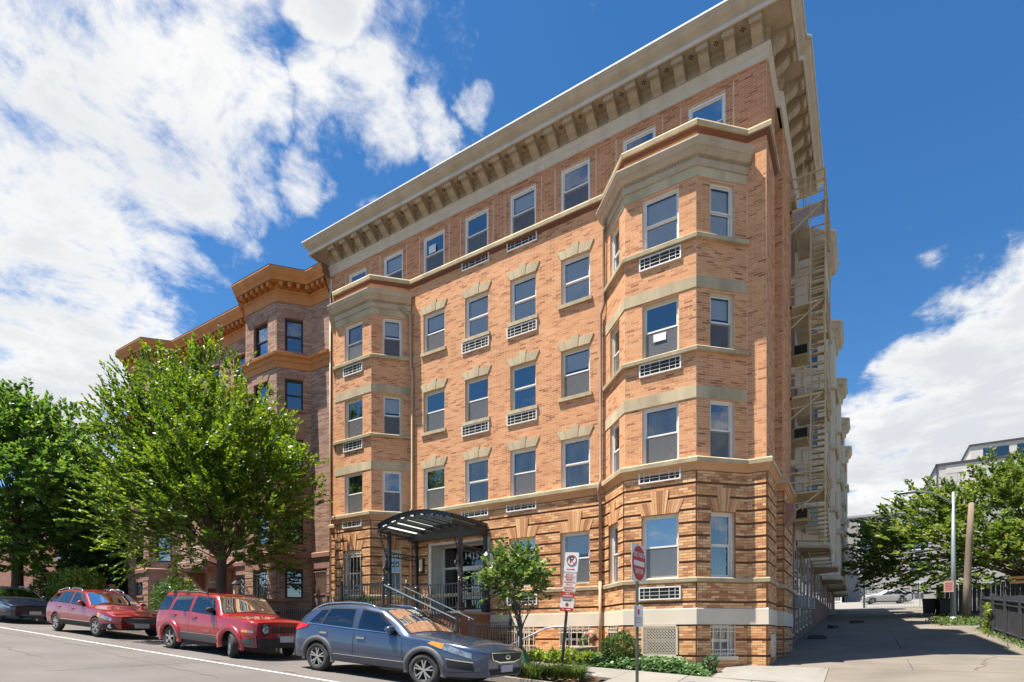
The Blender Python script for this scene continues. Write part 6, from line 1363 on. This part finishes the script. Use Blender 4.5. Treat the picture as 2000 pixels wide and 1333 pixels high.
m = MB().tube([(-2.4, -.3, 1.0), (-2.4, -.3, 1.72), (-.2, -.3, 1.6), (1.4, -.3, 1.5)], .035, 6)
for i in range(8): x = -2.1+i*.45; m.tube([(x, -.3, 1.66-.05*i*.3), (x, -.3, 1.2)], .02, 5)
m.build('pipework', 'cream_paint', GM)
for i in range(8): x = -2.0+i*.45; MB().box(x-.1, x+.12, -.42, -.2, 1.2, 1.45).lathe([(.08, 0), (.08, .05), (0, .06)], (x, -.42, 1.32), 10, axis='y').build('gas_meter', 'lamp_grey', GM)

# ---------------------------------------------------------------- far buildings
def block(name, label, x0, x1, y0, y1, z0, z1, mat): 
    t = thing(name, label, 'building', ((x0+x1)/2, y0, z0)); c = Vector(((x0+x1)/2, y0, z0)); o = MB().box(x0-c.x, x1-c.x, 0, y1-y0, -2, z1-z0).build('wall', mat, t); return t, c
GB, c = block('grey_apartment_block', 'plain grey stucco apartment block with balconies behind the parking lot', -.2, 34, 76, 92, 6.0, 17.6, 'grey_stucco')
MB().box(-17.2, 17.2, -.15, 1, 11.6, 11.9).build('parapet', 'grey_stucco', GB)
for fl_ in range(4):
    for xc in (2.6, 8.5, 13.5, 18.5, 24.0):
        z = .9+fl_*2.85; x = xc-c.x; w = 1.9; wo = MB().box(x-w/2-.08, x+w/2+.08, -.06, .02, z-.1, z).box(x-w/2-.06, x-w/2, -.05, .02, z, z+1.25).box(x+w/2, x+w/2+.06, -.05, .02, z, z+1.25).box(x-w/2-.06, x+w/2+.06, -.05, .02, z+1.25, z+1.32).box(x-.03, x+.03, -.05, .02, z, z+1.25).build('window', 'white_frame', GB)
        MB().box(x-w/2, x+w/2, -.02, .01, z, z+1.25).build('pane', 'glass_car', wo); MB().box(x-.55, x+.35, -.06, .02, z-.75, z-.3).build('ac_grille', 'dark_trim', GB)
        if fl_ == 0:
            m = MB()
            for xx in lin(x-w/2, x+w/2, 12): m.bar((xx, -.1, z), (xx, -.1, z+1.25), .04)
            m.build('window_bars', 'white_frame', wo)
GW, c2 = block('balcony_wing', 'shaded grey wing with white-railed balconies at the end of the alley', -14, -.6, 70, 92, 5.4, 17.0, 'grey_stucco')
for k_ in range(4):
    z = .2+k_*2.9; MB().box(2.6, 6.9, -1.3, -.0, z-.2, z).build('balcony_slab', 'white_frame', GW); m = MB().bar((2.6, -1.28, z+1.05), (6.9, -1.28, z+1.05), .07)
    for xx in lin(2.65, 6.85, 22): m.bar((xx, -1.28, z), (xx, -1.28, z+1.05), .035)
    m.build('balcony_rail', 'white_frame', GW); MB().box(3.2, 5.6, -.04, .0, z, z+2.1).build('balcony_door', 'dark_trim', GW)
for xx in (2.6, 6.85): MB().box(xx, xx+.14, -1.36, -1.22, -1, 11.6).build('balcony_post', 'white_frame', GW)
PO = thing('panelled_building', 'pale panelled modern building with a sloped flank rising over the trees', 'building', (22, 100, 6)); 
m = MB().add([(-12.4, 0, -2), (22, 0, -2), (22, 0, 23.3), (-9.7, 0, 23.3), (-12.4, 0, 17.3), (-12.4, 18, -2), (22, 18, -2), (22, 18, 23.3), (-9.7, 18, 23.3), (-12.4, 18, 17.3)], [(0, 1, 2, 3, 4), (5, 6, 7, 8, 9), (3, 4, 9, 8), (2, 3, 8, 7), (0, 4, 9, 5)]); m.build('wall', 'grey_panel', PO)
for k_ in range(7):
    for q in range(9):
        x = -12+q*3.6+(k_ % 2)*1.6; z = 22.4-k_*1.5
        if x < -12.2+max(0, z-17)*.45: continue
        MB().box(x, x+3.5, -.06, .0, z-.65, z+.75).build('cladding_panel', 'grey_panel', PO)
MB().box(-9.8, 22.2, -.2, .3, 23.2, 23.55).build('roof_edge', 'dark_trim', PO); MB().bar((-12.45, -.1, 17.3), (-9.7, -.1, 23.4), .2).bar((-9.6, -.1, 23.4), (-9.6, -.1, 10), .15).build('corner_trim', 'dark_trim', PO)
MB().box(-5, 22, 2, 12, 23.3, 26.2).build('penthouse', 'grey_panel', PO); MB().box(-5.2, 22, 1.8, 12, 26.2, 26.5).build('penthouse_roof', 'dark_trim', PO)
for q in range(6): MB().box(-3.4+q*4.2, -.2+q*4.2, 1.94, 2.0, 23.9, 25.6).build('window', 'glass_car', PO)
RH = thing('red_brick_house', 'red brick row house glimpsed behind the left trees', 'building', (-46, 2, 3)); MB().box(-60, 7, 0, 12, -2, 8.5).build('wall', 'red_brick_far', RH); MB().box(-60.3, 7.3, -.4, 12.2, 8.5, 9.0).build('cornice', 'brownstone', RH)
for fl_ in range(3):
    for xc in (-5.5, -2.5, .5, 3.5, 5.8): wo = MB().box(xc-.6, xc+.6, -.05, .02, .8+fl_*2.7, 2.5+fl_*2.7).build('window', 'white_frame', RH); MB().box(xc-.5, xc+.5, -.08, -.04, .9+fl_*2.7, 2.4+fl_*2.7).build('pane', 'glass_car', wo)
MB().box(2, 4.5, -2.2, 0, -2, 1.5).box(1.9, 4.6, -2.3, 0, 3.6, 3.9).build('porch', 'brownstone', RH)
